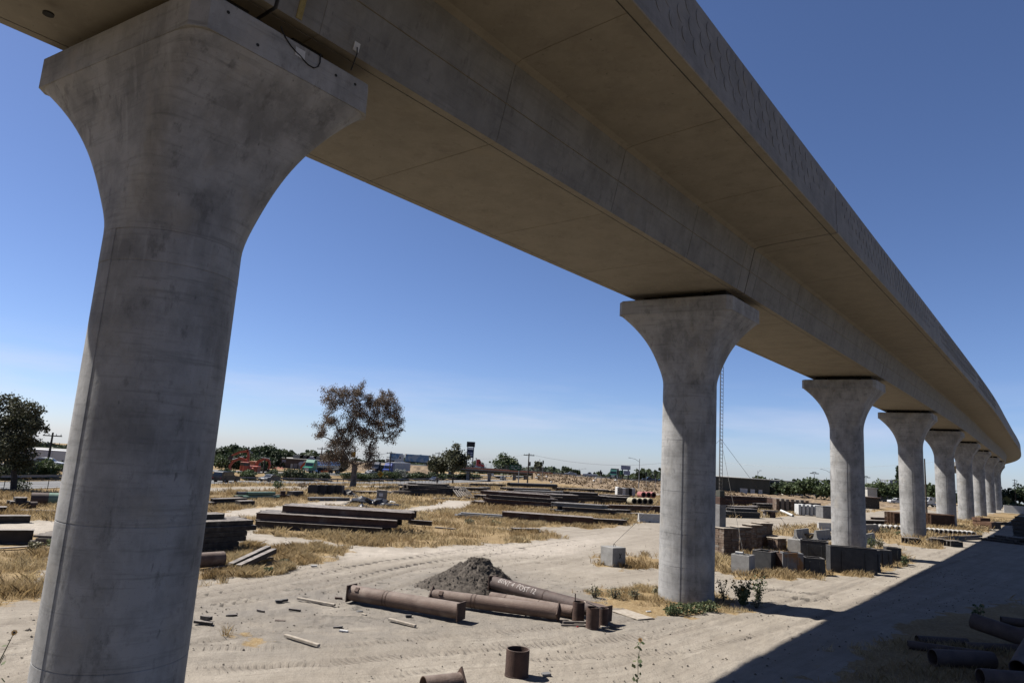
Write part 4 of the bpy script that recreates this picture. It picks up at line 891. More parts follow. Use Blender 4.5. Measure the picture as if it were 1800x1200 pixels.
# dark steel boxes
def steel_box(px, py, wx, wy, h, rz, m, lab, taper=0.0, lip=True):
    c = G(px, py); q = thing('steel_box', lab, 'steel box', (c.x, c.y, 0), rz); o_ = [(-1, -1), (1, -1), (1, 1), (-1, 1)]
    def ring(dx, z): return [(x*(wx/2+dx), y*(wy/2+dx), z) for x, y in o_]
    MB().loft([ring(-taper, .02), ring(0, h), ring(-.05, h), ring(-.05-taper, .12)]).build('shell', m, q)
    if lip:
        for s in (-1, 1):
            MB().box((0, s*(wy/2-.06), h+.03), (wx+.02, .14, .05)).build('rim_bar', m, q); MB().box((s*(wx/2-.06), 0, h+.032), (.14, wy-.3, .046)).build('rim_bar', m, q)
    for s in (-1, 1): MB().box((s*wx*.25, -wy/2-.03, h*.45), (.07, .06, h*.8)).build('stiffener', m, q)
    return q
steel_box(1346, 1001, 1.5, 1.3, 1.25, R(48), 'dsteel', 'black steel box behind the hollow concrete block')
steel_box(1372, 1003, 1.0, 1.2, 1.2, R(30), 'rust', 'narrow brown steel box left of the rust patched box')
steel_box(1391, 1006, 1.35, 1.0, 1.3, R(-8), 'patchsteel', 'grey steel box with an orange rust patch')
steel_box(1432, 990, 2.0, 1.4, 1.7, R(-25), 'dsteel', 'black steel box with splayed rim behind the grey one', .12)
steel_box(1429, 1008, 1.3, 1.1, 1.05, R(-10), 'dsteel', 'dark tapered steel box right of the rust patched box', -.05)
steel_box(1497, 1006, 3.2, .9, 1.75, R(-6), 'dsteel', 'large black steel panel box before the third pier')
steel_box(1532, 1004, .9, .8, 1.5, R(20), 'dsteel', 'slim black steel box at the right foot of the third pier')
steel_box(1550, 994, 1.1, 1.0, 1.2, R(10), 'dsteel', 'black steel box at the right end, left of a pair')
steel_box(1569, 990, 1.1, 1.0, 1.25, R(-15), 'dsteel', 'last black steel box on the right beside the dirt road')
# concrete barriers
def krail(A, B, lab, m='whitec', zb=0.0):
    a, b_ = G(*A), G(*B); ln = (b_-a).length; q = thing('concrete_barrier', lab, 'barrier', (a.x, a.y, zb), math.atan2(b_.y-a.y, b_.x-a.x), 'concrete barriers')
    pr = [(-.32, 0), (.32, 0), (.32, .08), (.17, .36), (.10, 1.0), (-.10, 1.0), (-.17, .36), (-.32, .08)]
    MB().loft([[(x, y, z) for y, z in pr] for x in (0, ln)]).build('barrier_body', m, q)
    for s in (.3, .7): MB().box((ln*s, -.3, .1), (.25, .1, .1)).build('drain_slot', 'black', q)
krail((1122, 917), (1180, 919), 'white concrete barrier sticking out left of the second pier')
krail((1438, 932), (1478, 933), 'white concrete barrier left of the third pier')
krail((1398, 947), (1420, 944), 'weathered barrier end near the lumber, left of two', 'block')
krail((1433, 949), (1458, 946), 'weathered barrier end near the third pier, right of two', 'block')
krail((1505, 936), (1543, 935), 'grey barrier sticking out right of the third pier', 'gsteel')
krail((1518, 956), (1536, 952), 'weathered barrier end right of the third pier', 'block')
stack('dark beam lying between the two weathered barrier ends', (1418, 946), (1438, 945), .5, .5, [(0, 1, 0, 0)], 'beam', jit=0)
# rows of concrete pipes
def cpipes(x0, x1, y0, y1, n, lab, grp):
    for k in range(n):
        t = k/(n-1); c = G(x0+(x1-x0)*t, y0+(y1-y0)*t); d = Vector((math.sin(R(24)), math.cos(R(24)), 0))*2.6
        tag(MB().pipe(c+Vector((0, 0, .42)), c+d+Vector((0, 0, .42)), .33, .24, 18).build('concrete_pipe', 'cpipe', None, True), lab, 'concrete pipe', grp)
cpipes(1541, 1588, 932, 934, 6, 'short concrete pipe in the row between the third and fourth piers', 'concrete pipes in the left row')
cpipes(1630, 1712, 938, 944, 11, 'short concrete pipe in the row right of the fourth pier', 'concrete pipes in the right row')
stack('long dark bearer under the row of concrete pipes', (1538, 934), (1715, 944), .1, .3, [(0, 1, 0, 0)], 'timberd', 'timber', jit=0)
stack('long brown beam lying behind the left row of concrete pipes', (1500, 920), (1600, 922), .55, .5, [(0, 2, 0, 0)], 'beam', jit=.3)
stack('thin pale topped beam behind the long brown beam', (1536, 913), (1592, 914), .4, .45, [(0, 2, 0, 0)], 'beamr', jit=.4)
def sheetpile(px, Y, ln, n, lab):
    a = at(px, Y); q = thing('sheet_pile_bundle', lab, 'sheet piles', (a.x, a.y, 0), R(8))
    for k in range(n):
        pr = [(-.35, 0), (-.2, .16), (.2, .16), (.35, 0), (.35, .03), (.22, .19), (-.22, .19), (-.35, .03)]; m = MB()
        for j in range(3): m.loft([[(x, y+j*.72, z+.1+k*.2) for y, z in pr] for x in (0, ln)])
        m.build('sheet_pile', 'sheet', q)
sheetpile(1566, 108, 3.6, 10, 'brown sheet pile bundle left of the fourth pier')
sheetpile(1630, 112, 4.4, 10, 'brown sheet pile bundle right of the fourth pier')
def pallet(px, py, w_, h, rz, lab, m='timber'):
    c = G(px, py); q = thing('timber_pallet', lab, 'pallet', (c.x, c.y, 0), rz)
    for k in range(3): MB().box((0, -.5+.5*k, h*.4), (w_, .12, h*.7)).build('runner', 'timberd', q)
    for k in range(5): MB().box((-w_/2+w_*(k+.5)/5, 0, h*.85), (w_/5-.05, 1.25, .06)).build('slat', m, q)
pallet(1602, 955, 1.6, .75, R(10), 'high timber pallet at the foot of the fourth pier')
pallet(1648, 957, 1.5, .8, R(-20), 'timber pallet right of the fourth pier, left of two')
pallet(1675, 960, 1.6, .75, R(12), 'timber pallet right of the fourth pier, right of two')
stack('pale squared timber lying behind the two pallets', (1640, 952), (1725, 947), .24, .3, [(0, 2, 0, 0), (.1, 1, -1, .5)], 'timber', 'timber', jit=.6, skew=.03)
stack('rusty open box beside the sixth pier', (1724, 926), (1742, 927), .5, .9, [(0, 2, 0, 0), (0, 2, 0, 0), (0, 2, 0, 0)], 'sheet', 'timber', jit=.1, name='rusty_box')
stack('dark brown crate right of the rusty box', (1743, 929), (1760, 929), .5, .9, [(0, 2, 0, 0), (0, 2, 0, 0)], 'sheet', 'timber', jit=.1, name='rusty_box')
stack('black beam in the shaded tall stack at the right edge', (1779, 948), (1850, 956), .5, .5, [(0, 3, 0, 0)]*5+[(.3, 3, -.3, 0)], 'dsteel', jit=.12)
stack('dark timber in the shaded low pile at the right', (1728, 949), (1790, 957), .25, .4, [(0, 6, 0, 0), (.3, 5, -.6, 0), (.6, 5, -1.5, 0)], 'timberd', 'timber', jit=.7, skew=.05)
stack('dark beam between the rusty crates and the shaded stack', (1755, 922), (1790, 924), .5, .5, [(0, 2, 0, 0)], 'beam', jit=.4)
a = at(1765, 205, 897); tag(MB().prism([(0, 0), (22, 0), (22, 1.2), (14, 2.2), (0, 2.2)], 0, .4).build('white_wall', 'whitec', None, False, (a.x, a.y, 0), R(-25)), 'white concrete wall at the far right under the viaduct', 'wall')
# ------------------------------------------------------------------ foreground pipes and scrap
def end_plate_pipe(name, A, B, r, m, lab, pa=0, pb=0, zA=None, zB=None, rings=(.33, .36), lug=True):
    a, b_ = G(*A), G(*B); za = zA or r+.08; zb = zB or r+.08
    q = thing(name, lab, 'pipe', (a.x, a.y, 0)); p0 = Vector((0, 0, za)); p1 = b_-a+Vector((0, 0, zb)); d = (p1-p0).normalized()
    MB().pipe(p0, p1, r, r*.93, 32).build('barrel', m, q, True)
    for t in rings:
        c = p0.lerp(p1, t); MB().pipe(c-d*.018, c+d*.018, r+.008, r*.97, 32).build('weld_ring', 'rust', q, True)
    for p, kind in ((p0, pa), (p1, pb)):
        if not kind: continue
        sgn = -1 if p is p0 else 1; s = r*1.07; up = Vector((0, 0, 1)); sd = d.cross(up).normalized(); up2 = sd.cross(d)
        if kind == 2: sd, up2 = (sd+up2).normalized(), (up2-sd).normalized()     # plate turned on its corner
        m_ = MB(); c = p+d*sgn*.03
        m_.loft([[c+d*o_+sd*x*s+up2*y*s for x, y in ((-1, -1), (1, -1), (1, 1), (-1, 1))] for o_ in (-.025, .025)]); m_.build('end_plate', 'rust', q)
    if lug:
        c = p0.lerp(p1, .09); sd = d.cross(Vector((0, 0, 1))).normalized()
        m_ = MB(); up = sd.cross(d); f = c-up*0; 
        if sd.y > 0: sd = -sd
        n_ = (sd*.75+Vector((0, 0, .66))).normalized(); t2 = d.cross(n_)
        cc = p0.lerp(p1, .08)+n_*(r+.01); m_.loft([[cc+n_*o_+d*x*.09+t2*y*.09 for x, y in ((-1, -1), (1, -1), (1, 1), (-1, 1))] for o_ in (-.03, .02)]); m_.build('lug', 'rust', q)
    return q, p0, p1, d
end_plate_pipe('steel_pipe', (617, 1058), (808, 1092), .32, 'rustp', 'nearest brown steel pipe with square end plates, left of three', 1, 1)
end_plate_pipe('steel_pipe', (760, 1062), (980, 1092), .29, 'rustp', 'middle brown steel pipe with diamond end plates before the gravel pile', 2, 2)
qb, bp0, bp1, bd = end_plate_pipe('steel_pipe', (866, 1046), (1066, 1096), .30, 'rustd', 'dark brown steel pipe chalked BENT 4 POST 12 behind the others', 1, 1, .60, .40, (.5,), False)
end_plate_pipe('steel_pipe', (862, 1062), (1008, 1088), .25, 'rustp', 'thin reddish steel pipe lying between two thicker pipes', 0, 0, .3, .3, (.2, .6), False)
# chalk lettering wrapped round the pipe
cu = bpy.data.curves.new('chalk', 'FONT'); cu.body = 'BENT 4  POST 12'; cu.size = .40; cu.extrude = 0.0; cu.shear = .12; cu.space_character = 1.05
to = bpy.data.objects.new('chalk', cu); COL.objects.link(to); bpy.context.view_layer.update()
tm = to.evaluated_get(bpy.context.evaluated_depsgraph_get()).to_mesh(); V = [tuple(v.co) for v in tm.vertices]; Fp = [tuple(p.vertices) for p in tm.polygons]; to.to_mesh_clear() if hasattr(to, 'to_mesh_clear') else None
bpy.data.objects.remove(to); sd = bd.cross(Vector((0, 0, 1))).normalized()
if sd.y > 0: sd = -sd
up2 = Vector((0, 0, 1))-bd*bd.z; up2.normalize(); ln = (bp1-bp0).length; m = MB(); wx = max(v[0] for v in V)
def wrap(v):
    t = v[0]/wx; x = .5+t*2.35; y = v[1]+.03*math.sin(v[0]*5)-.10*t; a = y/.30*.9+R(26); p = bp0+bd*x; return p+(sd*math.cos(a)+up2*math.sin(a))*.306
bm = bmesh.new(); bv = [bm.verts.new(v) for v in V]
for f_ in Fp:
    try: bm.faces.new([bv[k] for k in f_])
    except ValueError: pass
bmesh.ops.triangulate(bm, faces=bm.faces); bmesh.ops.subdivide_edges(bm, edges=[e_ for e_ in bm.edges if e_.calc_length() > .03], cuts=4, use_grid_fill=True); bm.verts.index_update()
m.add([wrap(v.co) for v in bm.verts], [[v.index for v in f_.verts] for f_ in bm.faces]); bm.free(); m.build('chalk_writing', 'chalk', qb)
# gravel pile
def gravel_pile():
    c = G(836, 1052); rg = np.random.default_rng(3); m = MB(); n, k = 120, 60; V = []; F = []
    for i in range(k+1):
        r = (i/k)
        for j in range(n):
            a = 2*math.pi*j/n; ex = 2.15+.3*math.sin(a*2+.6)+(.9*max(0, -math.cos(a))**3); x_, y_ = math.cos(a)*r*ex, math.sin(a)*r*2.1
            z = 1.66*(1-r)**.95*(1 if r > .12 else 1-(.12-r)*.9); V.append((x_, y_, z))
    A = np.array(V); d = .22*(vnoise(A[:, 0]+9, A[:, 1]+4, 1.5)-.5)+.14*(vnoise(A[:, 0]+3, A[:, 1]+40, 4)-.5)+.09*(vnoise(A[:, 0]+30, A[:, 1]+4, 11)-.5)
    A[:, 2] = A[:, 2]+d*np.clip(A[:, 2]*2, 0.05, 1)-.05
    for i in range(k):
        for j in range(n): F.append((i*n+j, i*n+(j+1) % n, (i+1)*n+(j+1) % n, (i+1)*n+j))
    m.add(A.tolist(), F); q = thing('gravel_pile', 'dark gravel pile behind the three pipes', 'gravel pile', (c.x, c.y+2.5, 0)); m.build('mound', 'gravel', q, False)
    s = MB(); ico = [(0, 0, .7), (.9, 0, 0), (.2, .85, .1), (-.8, .3, 0), (-.5, -.8, .05), (.5, -.75, 0)]; fc = [(0, 1, 2), (0, 2, 3), (0, 3, 4), (0, 4, 5), (0, 5, 1)]
    for _ in range(1500):
        x_, y_, z = A[rg.integers(0, len(A))]; sc = .02+.06*rg.uniform()**3; a = rg.uniform(0, 6); x_ *= 1.02; y_ *= 1.02
        s.add([(x_+(p[0]*math.cos(a)-p[1]*math.sin(a))*sc, y_+(p[0]*math.sin(a)+p[1]*math.cos(a))*sc, z+p[2]*sc) for p in ico], fc)
    o = s.build('loose_lumps', 'gravel', q); o['kind'] = 'stuff'
gravel_pile()
# upright pipe stubs
def stub(px, py, r, h, lab, m='rust', lean=0.0, slot=False):
    c = G(px, py); q = thing('pipe_stub', lab, 'pipe stub', (c.x, c.y, 0), rnd.random()*3); MB().pipe((0, 0, 0), (lean, 0, h), r, r*.9, 28).build('barrel', m, q, True)
    MB().pipe((0, 0, .001), (0, 0, .05), r+.012, r*.95, 28).build('base_ring', m, q, True)
    if slot: MB().box((r*.5, r*.6, h+.12), (.14, .04, .35)).build('tab', m, q)
    return q
stub(908, 1187, .36, .78, 'lone rusty pipe stub standing on the dirt in the foreground')
stub(1016, 1092, .25, .80, 'taller rusty pipe stub behind the one with a plank', 'rust', 0, True)
q = stub(1041, 1104, .26, .82, 'rusty pipe stub with a plank across its top'); MB().box((0, 0, .9), (.16, .8, .03), .5, .35).build('plank', 'plank', q)
steel_q = stub(1060, 1101, .2, .74, 'rusty pipe stub at the end of the chalked pipe')
tag(MB().box((0, 0, .04), (.9, 1.75, .04), 0, 0, 0, .008).build('plywood_board', 'plank', None, False, G(1111, 1081), R(32)), 'pale plywood board lying at the grass edge left of the second pier', 'board')
# partly visible pipe at the bottom edge
end_plate_pipe('steel_pipe', (742, 1236), (806, 1228), .30, 'rustp', 'brown pipe with a pointed end plate cut off by the bottom edge', 0, 2, None, None, (), False)
# planks and scrap on the dirt
for A, B, lb in (((501, 1121), (560, 1138), 'plank with a dark foot lying nearest on the dirt'), ((523, 1055), (588, 1066), 'longest plank lying left of the first pipe'), ((684, 1092), (730, 1103), 'plank lying below the first pipe')):
    q0, q1 = G(*A), G(*B); member('plank', 'timber', q0+Vector((0, 0, .05)), q1+Vector((0, 0, .03)), .09, .13, 'plank', lb, 'plank')
stack('small plank beside the upright pipe stubs', (986, 1100), (1024, 1101), .07, .1, [(0, 2, 0, .1), (.15, 1, -.2, .2)], 'timber', 'timber', jit=.1)
for px, py, w_, d_, h, rz, mm, lb in ((357, 1097, .8, .22, .14, .1, 'timberd', 'timber offcut at the foot of the nearest pier'), (362, 1090, .6, .2, .2, -.4, 'timberd', 'upper timber offcut at the foot of the nearest pier'), (407, 1083, .5, .16, .1, .2, 'beam', 'small dark offcut left of the planks'), (458, 1076, .5, .08, .12, -.5, 'beam', 'thin dark offcut on the dirt'), (518, 1074, .6, .12, .12, 0, 'beam', 'dark triangular offcut below the longest plank'), (490, 1059, .35, .25, .14, .5, 'dsteel', 'black scrap piece left of the longest plank'), (499, 1058, .4, .2, .16, .9, 'dsteel', 'black scrap piece touching the longest plank'),
    (595, 1053, .4, .2, .12, .3, 'rust', 'rusty scrap near the end of the first pipe'), (640, 1082, .28, .12, .1, -.6, 'plank', 'pale offcut below the first pipe'), (718, 1085, .3, .18, .14, .4, 'dsteel', 'black scrap under the first pipe'), (594, 1103, .42, .2, .07, .1, 'dsteel', 'flat black scrap near the centre of the dirt'), (604, 1111, .4, .16, .1, -.2, 'white', 'white can lying on the dirt'), (632, 1075, .3, .2, .06, .6, 'gsteel', 'grey scrap below the first pipe'), (492, 1092, .45, .2, .07, .2, 'rust', 'rusty scrap left of the dry straw patch'), (552, 996, .4, .18, .12, .1, 'white', 'white scrap at the edge of the dirt track'), (1062, 1103, .35, .2, .1, .2, 'plank', 'broken plank at the foot of the stubs'), (1080, 1103, .5, .12, .08, -.3, 'timber', 'short plank right of the stubs'), (1015, 1103, .09, .09, .09, 0, 'redtag', 'small red cap beside the stubs'), (960, 1187, .32, .28, .1, .4, 'gsteel', 'crumpled grey litter right of the lone stub'), (1140, 1075, .3, .14, .06, .3, 'white', 'white litter at the grass edge by the second pier')):
    tag(MB().box((0, 0, h/2), (w_*.8, d_*.7, h*.65), 0, rnd.uniform(-.08, .08), rnd.uniform(-.1, .1), min(h, d_)*.05).build('scrap_piece', mm, None, False, G(px, py), rz), lb, 'scrap')
# pipes in the shade at the lower right
def shade_pipe(A, B, r, lab, z0=None, z1=None):
    a, b_ = G(*A), G(*B); p0 = Vector((a.x, a.y, z0 or r)); p1 = Vector((b_.x, b_.y, z1 or r)); tag(MB().pipe(p0, p1, r, r*.9, 28).build('steel_pipe', 'rustd', None, True), lab, 'pipe')
shade_pipe((1640, 1170), (1745, 1175), .30, 'shaded short pipe lying at the front of the lower right heap')
shade_pipe((1596, 1140), (1735, 1160), .17, 'thin shaded pipe with a pale end cap in the lower right heap')
shade_pipe((1612, 1131), (1700, 1136), .17, 'thin shaded pipe at the back left of the lower right heap')
shade_pipe((1724, 1205), (1860, 1215), .28, 'shaded pipe at the bottom right corner')
shade_pipe((1712, 1122), (1830, 1150), .34, 'thick shaded pipe slanting down across the heap', .75, .42)
shade_pipe((1790, 1200), (1850, 1120), .26, 'shaded pipe leaning up at the right edge', .5, 1.3)
shade_pipe((1696, 1142), (1790, 1146), .16, 'thin shaded pipe under the slanting thick pipe')
shade_pipe((1760, 1097), (1850, 1108), .2, 'shaded pipe with square end behind the slanting pipe')
shade_pipe((1780, 1118), (1860, 1122), .2, 'pale shaded pipe between the slanting pipe and the right edge')
# cables and plates on the near pier and girder
p, tg, nn = frame(2, 0); P3 = lambda s, o_, z: Vector((p.x+tg.x*s+nn.x*o_, p.y+tg.y*s+nn.y*o_, z))
fo = 3.02*1.004-.22+.004
for s, z in ((-.9, 14.95), (-.2, 14.62), (1.75, 14.93), (2.3, 14.98)):
    a_ = P3(s, fo-.015, z); MB().tube([a_, a_+Vector((nn.x, nn.y, 0))*.02], .035, 12).build('tie_hole', 'joint', pier_obj[0]).matrix_parent_inverse = pier_obj[0].matrix_basis.inverted()
dh = G(85, 25, 15.3); tag(MB().tube([dh+Vector((0, 0, -.02)), dh+Vector((0, 0, .02))], .11, 18).build('drain_opening', 'joint'), 'round drain opening in the soffit at the top left corner', 'drain')
q = thing('cable_loop', 'black cable looping over the cap of the nearest pier', 'cable', (0, 0, 0))
MB().tube([P3(s, fo+.012, z) for s, z in ((.25, 15.3), (.29, 15.22), (.38, 15.12), (.54, 15.0), (.68, 14.93), (.79, 14.9), (.9, 14.84), (1.0, 14.8), (1.15, 14.8), (1.25, 14.88), (1.29, 15.0), (1.28, 15.22))], .014, 6).build('cable', 'cable', q, True)
m = MB(); m.loft([[P3(s, fo-.02+o_, z) for s, z in ((.66, 14.86), (.9, 14.86), (.9, 15.06), (.66, 15.06))] for o_ in (0, .03)]); m.build('anchor_plate', 'white', q)
q = thing('wall_plate', 'white square plate with a hanging cable on the girder by the nearest pier', 'plate', (0, 0, 0))
wa = 2.95+(3.49-2.95)*(15.76-ZS+.25)/2.37
m = MB(); m.loft([[P3(s, wa+o_+(z-15.76)*.228, z) for s, z in ((2.0, 15.66), (2.16, 15.66), (2.16, 15.86), (2.0, 15.86))] for o_ in (-.02, .03)]); m.build('plate', 'white', q)
MB().tube([P3(2.08, wa+.05, 15.74), P3(2.1, wa+.04, 15.6), P3(2.08, 2.9, 15.2)], .014, 6).build('hanging_cable', 'cable', q)
# ------------------------------------------------------------------ fence, guard rail, hedge
def fence():
    q = thing('wire_fence', 'low wire fence on steel posts along the highway', 'fence', (0, 0, 0)); po = []
    pm = None
    for k in range(-5, 58):
        p = HW(k*2.6-.4, -.9); o = MB().tube([(0, 0, -.1), (0, 0, 1.25)], .038, 5).build('fence_post', 'dsteel', q) if pm is None else share(pm, q)
        pm = pm or o; o.location = p; o.rotation_euler = (rnd.uniform(-.03, .03), rnd.uniform(-.03, .03), 0); po.append(p)
    for z in (.35, .62, .9, 1.15): MB().tube([p_+Vector((0, 0, z)) for p_ in po], .009, 4).build('fence_wire', 'wire', q)
fence()
def guard():
    q = thing('guard_rail', 'dark guard rail in front of the median hedge', 'guard rail', (0, 0, 0)); pr = [(0, .45), (.05, .52), (0, .6), (.05, .68), (0, .76)]
    rows = [[(p.x+HN.x*a, p.y+HN.y*a, p.z+z) for a, z in pr] for p in (HW(s, 11.0) for s in range(-60, 330, 6))]; MB().loft(rows, False, False).build('rail', 'galv', q)
    pm = None
    for s in range(-60, 330, 3):
        o = MB().box((0, 0, .35), (.12, .12, .75)).build('rail_post', 'wood_pole', q) if pm is None else share(pm, q); pm = pm or o; o.location = HW(s, 11.15)
guard()
def shrub(c, rx, ry, h, n, m, lab, grp, name='shrub', sz=.3, stems=True, seed=0, cat='shrub'):
    rg = np.random.default_rng(seed+1000); q = thing(name, lab, cat, c, rnd.random()*6, grp)
    u = rg.normal(size=(n, 3)); u /= np.linalg.norm(u, axis=1)[:, None]; r = rg.uniform(.35, 1, n)**.6
    lump = 1+.28*np.sin(u[:, 0]*5+seed)*np.cos(u[:, 1]*4+seed*2)+.2*np.sin(u[:, 2]*7+seed)
    P_ = u*r[:, None]*lump[:, None]*np.array([rx, ry, h*.5]); P_[:, 2] += h*.5; P_[:, 2] = np.maximum(P_[:, 2], .03)
    cards('foliage', P_, sz, m, q, rg)
    if stems:
        mm = MB()
        for k in range(5): a = k*1.26+seed; mm.tube([(0, 0, -.1), (math.cos(a)*rx*.3, math.sin(a)*ry*.3, h*.4), (math.cos(a)*rx*.5, math.sin(a)*ry*.5, h*.8)], [.05, .03, .012], 5)
        mm.build('stems', 'bark', q)
    return q
for k in range(34):
    s = -25+k*7.4+rnd.uniform(-1.5, 1.5); h = rnd.uniform(1.7, 2.5); o_ = 13.6+rnd.uniform(-.4, .6)
    if k == 17: continue
    shrub(HW(s, o_), rnd.uniform(2.6, 4.2), 1.5, h, 2600 if s < 130 else 1200, 'leaf_hedge' if k % 3 else 'leaf_mid', 'green oleander shrub in the highway median hedge', 'median hedge shrubs', 'oleander_shrub', .3 if s < 130 else .45, False, k)
for k in range(8): shrub(at(384+11*k, 176+3*(k % 3)), 3.2, 2.2, 3.4+.8*(k % 2), 900, 'leaf_dark' if k % 2 else 'leaf_mid', 'dark green shrub in the belt behind the excavators', 'shrub belt behind the excavators', 'roadside_shrub', .5, False, 400+k)
p_ = hwx(702, 13); shrub(p_, 3.0, 2.0, 3.2, 1200, 'leaf_pale', 'pale flowering shrub in the median below the blue truck', None, 'flowering_shrub', .35, False, 77)
shrub(at(490, 105), .9, .8, 1.1, 500, 'leaf_mid', 'small green bush growing at the fence', None, 'bush', .16, True, 3)
shrub(at(533, 112), .8, .7, .9, 300, 'leaf_dead', 'small brown bush growing at the fence left of the dead tree', None, 'bush', .16, True, 5)
shrub(G(34, 860), 1.0, .8, 1.1, 400, 'leaf_mid', 'green shoots at the base of the left tree', None, 'bush', .15, True, 6)

# ------------------------------------------------------------------ trees
def limb(m, p0, p1, r0, r1, n=6, k=5, sag=.1):
    p0, p1 = Vector(p0), Vector(p1); ln = (p1-p0).length; pts = []
    o1 = Vector((rnd.uniform(-1, 1), rnd.uniform(-1, 1), rnd.uniform(.2, 1)))*ln*sag
    for i in range(k+1):
        t = i/k; pts.append(p0.lerp(p1, t)+o1*math.sin(math.pi*t)+Vector((rnd.uniform(-1, 1), rnd.uniform(-1, 1), 0))*ln*.02*(0 < i < k))
    m.tube(pts, [r0+(r1-r0)*i/k for i in range(k+1)], n); return pts
def clump_tree(name, lab, base, fork, clumps, nleaf, leaf, m, bark, r0, grp=None, hang=.0, asp=1.0, cat='tree', seed=1, twigs=3):
    rg = np.random.default_rng(seed); base = Vector(base); q = thing(name, lab, cat, base, 0, grp); tr = MB()
    fk = Vector(fork)-base; limb(tr, (0, 0, -.2), fk, r0, r0*.72, 9, 6, .03); P_ = []
    tot = sum(c[3]**2 for c in clumps); lm = MB(); hubs = [fk]
    for (cx, cy, cz, rad) in sorted(clumps, key=lambda c: (Vector(c[:3])-Vector(fork)).length):
        c = Vector((cx, cy, cz))-base
        h_ = min(hubs, key=lambda h: (c-h).length+(0 if h.z < c.z else 3)*1.0); pts = limb(lm, h_, c, max(.045, r0*.42*(1-.55*min(1, (c-fk).length/12))), .035, 6, 5, .1); hubs += [pts[2], pts[4], c]
        for _ in range(twigs):
            d = Vector((rnd.gauss(0, 1), rnd.gauss(0, 1), rnd.gauss(.1, .8))).normalized()*rad*.8; limb(lm, c-d*.15, c+d, .03, .01, 4, 3, .15)
        n = int(nleaf*rad**2/tot); nc = max(4, int(rad*6)); cc = rg.normal(size=(nc, 3))*rad*.5; idx = rg.integers(0, nc, n)
        pp = cc[idx]+rg.normal(size=(n, 3))*rad*.3; pp[:, 2] *= .85
        if hang: pp[:, 2] -= np.abs(rg.normal(size=n))*rad*.35*hang
        P_.append(pp+np.array(c))
    tr.build('trunk', bark, q, True); lm.build('limbs', bark, q, True); cards('crown', np.concatenate(P_), leaf, m, q, rg, hang, asp); return q
# dead eucalyptus beside the highway: crown clumps where the photograph shows them
TY = 127.; tb = at(620, TY, 850)
def cl(px, py, r, dy): v = D(px, py, TY+dy); return (v.x, v.y, v.z, r)
CL_D = [(584, 686, .9, 0), (578, 702, 1.0, -1), (590, 712, .9, 1), (574, 735, .9, 0), (566, 752, .9, 1), (562, 765, .7, 0), (588, 740, .8, -1.5), (600, 695, .9, 1), (612, 690, .9, -1), (627, 690, .8, 1), (634, 685, .8, 0), (618, 705, 1.0, 1.5), (632, 705, 1.0, -1), (648, 700, .9, 0), (652, 712, .9, 1.5), (664, 705, .8, -1), (672, 697, .8, 0), (684, 695, .8, 1), (690, 706, .9, 0), (678, 712, .9, -1), (668, 724, .9, 1), (684, 724, .9, 0), (696, 722, .8, -1), (698, 738, .8, 0), (688, 744, .9, 1), (700, 750, .6, 0), (690, 762, .6, 0), (680, 770, .6, .5), (672, 752, .9, -1), (662, 742, .9, 1), (650, 735, 1.0, 0), (637, 728, 1.1, -1.5), (622, 724, 1.1, 1), (630, 745, 1.1, 0), (616, 748, 1.0, 1.5), (644, 755, 1.0, -1), (655, 768, .9, 1), (632, 764, 1.0, .5), (600, 770, 1.0, 0), (590, 782, 1.1, 1), (602, 792, 1.2, -1), (590, 800, 1.1, 0), (578, 806, .8, 0), (612, 780, .9, 1), (610, 808, 1.1, 0), (648, 788, .8, 0), (654, 800, .8, 1), (645, 812, .8, -.5), (606, 758, .7, 0), (596, 760, .7, -1)]
fk = D(624, 818, TY); clump_tree('dead_tree', 'tall dead brown eucalyptus standing by the highway fence', tb, fk, [cl(c[0], c[1], c[2]*1.5, c[3]) for c in CL_D], 46000, .19, 'leaf_dead', 'barkp', .62, hang=.55, asp=2.2, seed=3, twigs=4)
# the dark green tree at the left edge
TY = 74.; tb = at(25, TY, 858); tb.z = 0
CL_L = [(5, 720, 1.2, 0), (20, 712, 1.1, 1), (40, 716, 1.1, -1), (58, 720, .9, 0), (68, 738, .9, 1), (76, 750, .6, 0), (60, 755, .9, -1), (45, 745, 1.2, 0), (28, 735, 1.3, 1.5), (10, 745, 1.3, -1), (-10, 735, 1.3, 0), (-25, 750, 1.3, 0), (-8, 765, 1.4, 1), (15, 770, 1.4, -1), (38, 772, 1.2, 1), (55, 775, .9, 0), (25, 795, 1.2, 0), (0, 795, 1.3, 1), (-20, 785, 1.3, -1), (45, 795, .9, 0), (52, 808, .8, 0), (10, 815, 1.1, 0), (-15, 815, 1.0, 1), (35, 815, .9, 0)]
clump_tree('dark_tree', 'dusty dark green tree at the left edge beside the highway', tb, D(25, 815, TY), [cl(c[0], c[1], c[2]*1.0, c[3]) for c in CL_L], 22000, .20, 'leaf_oak', 'bark', .33, seed=5, twigs=3)
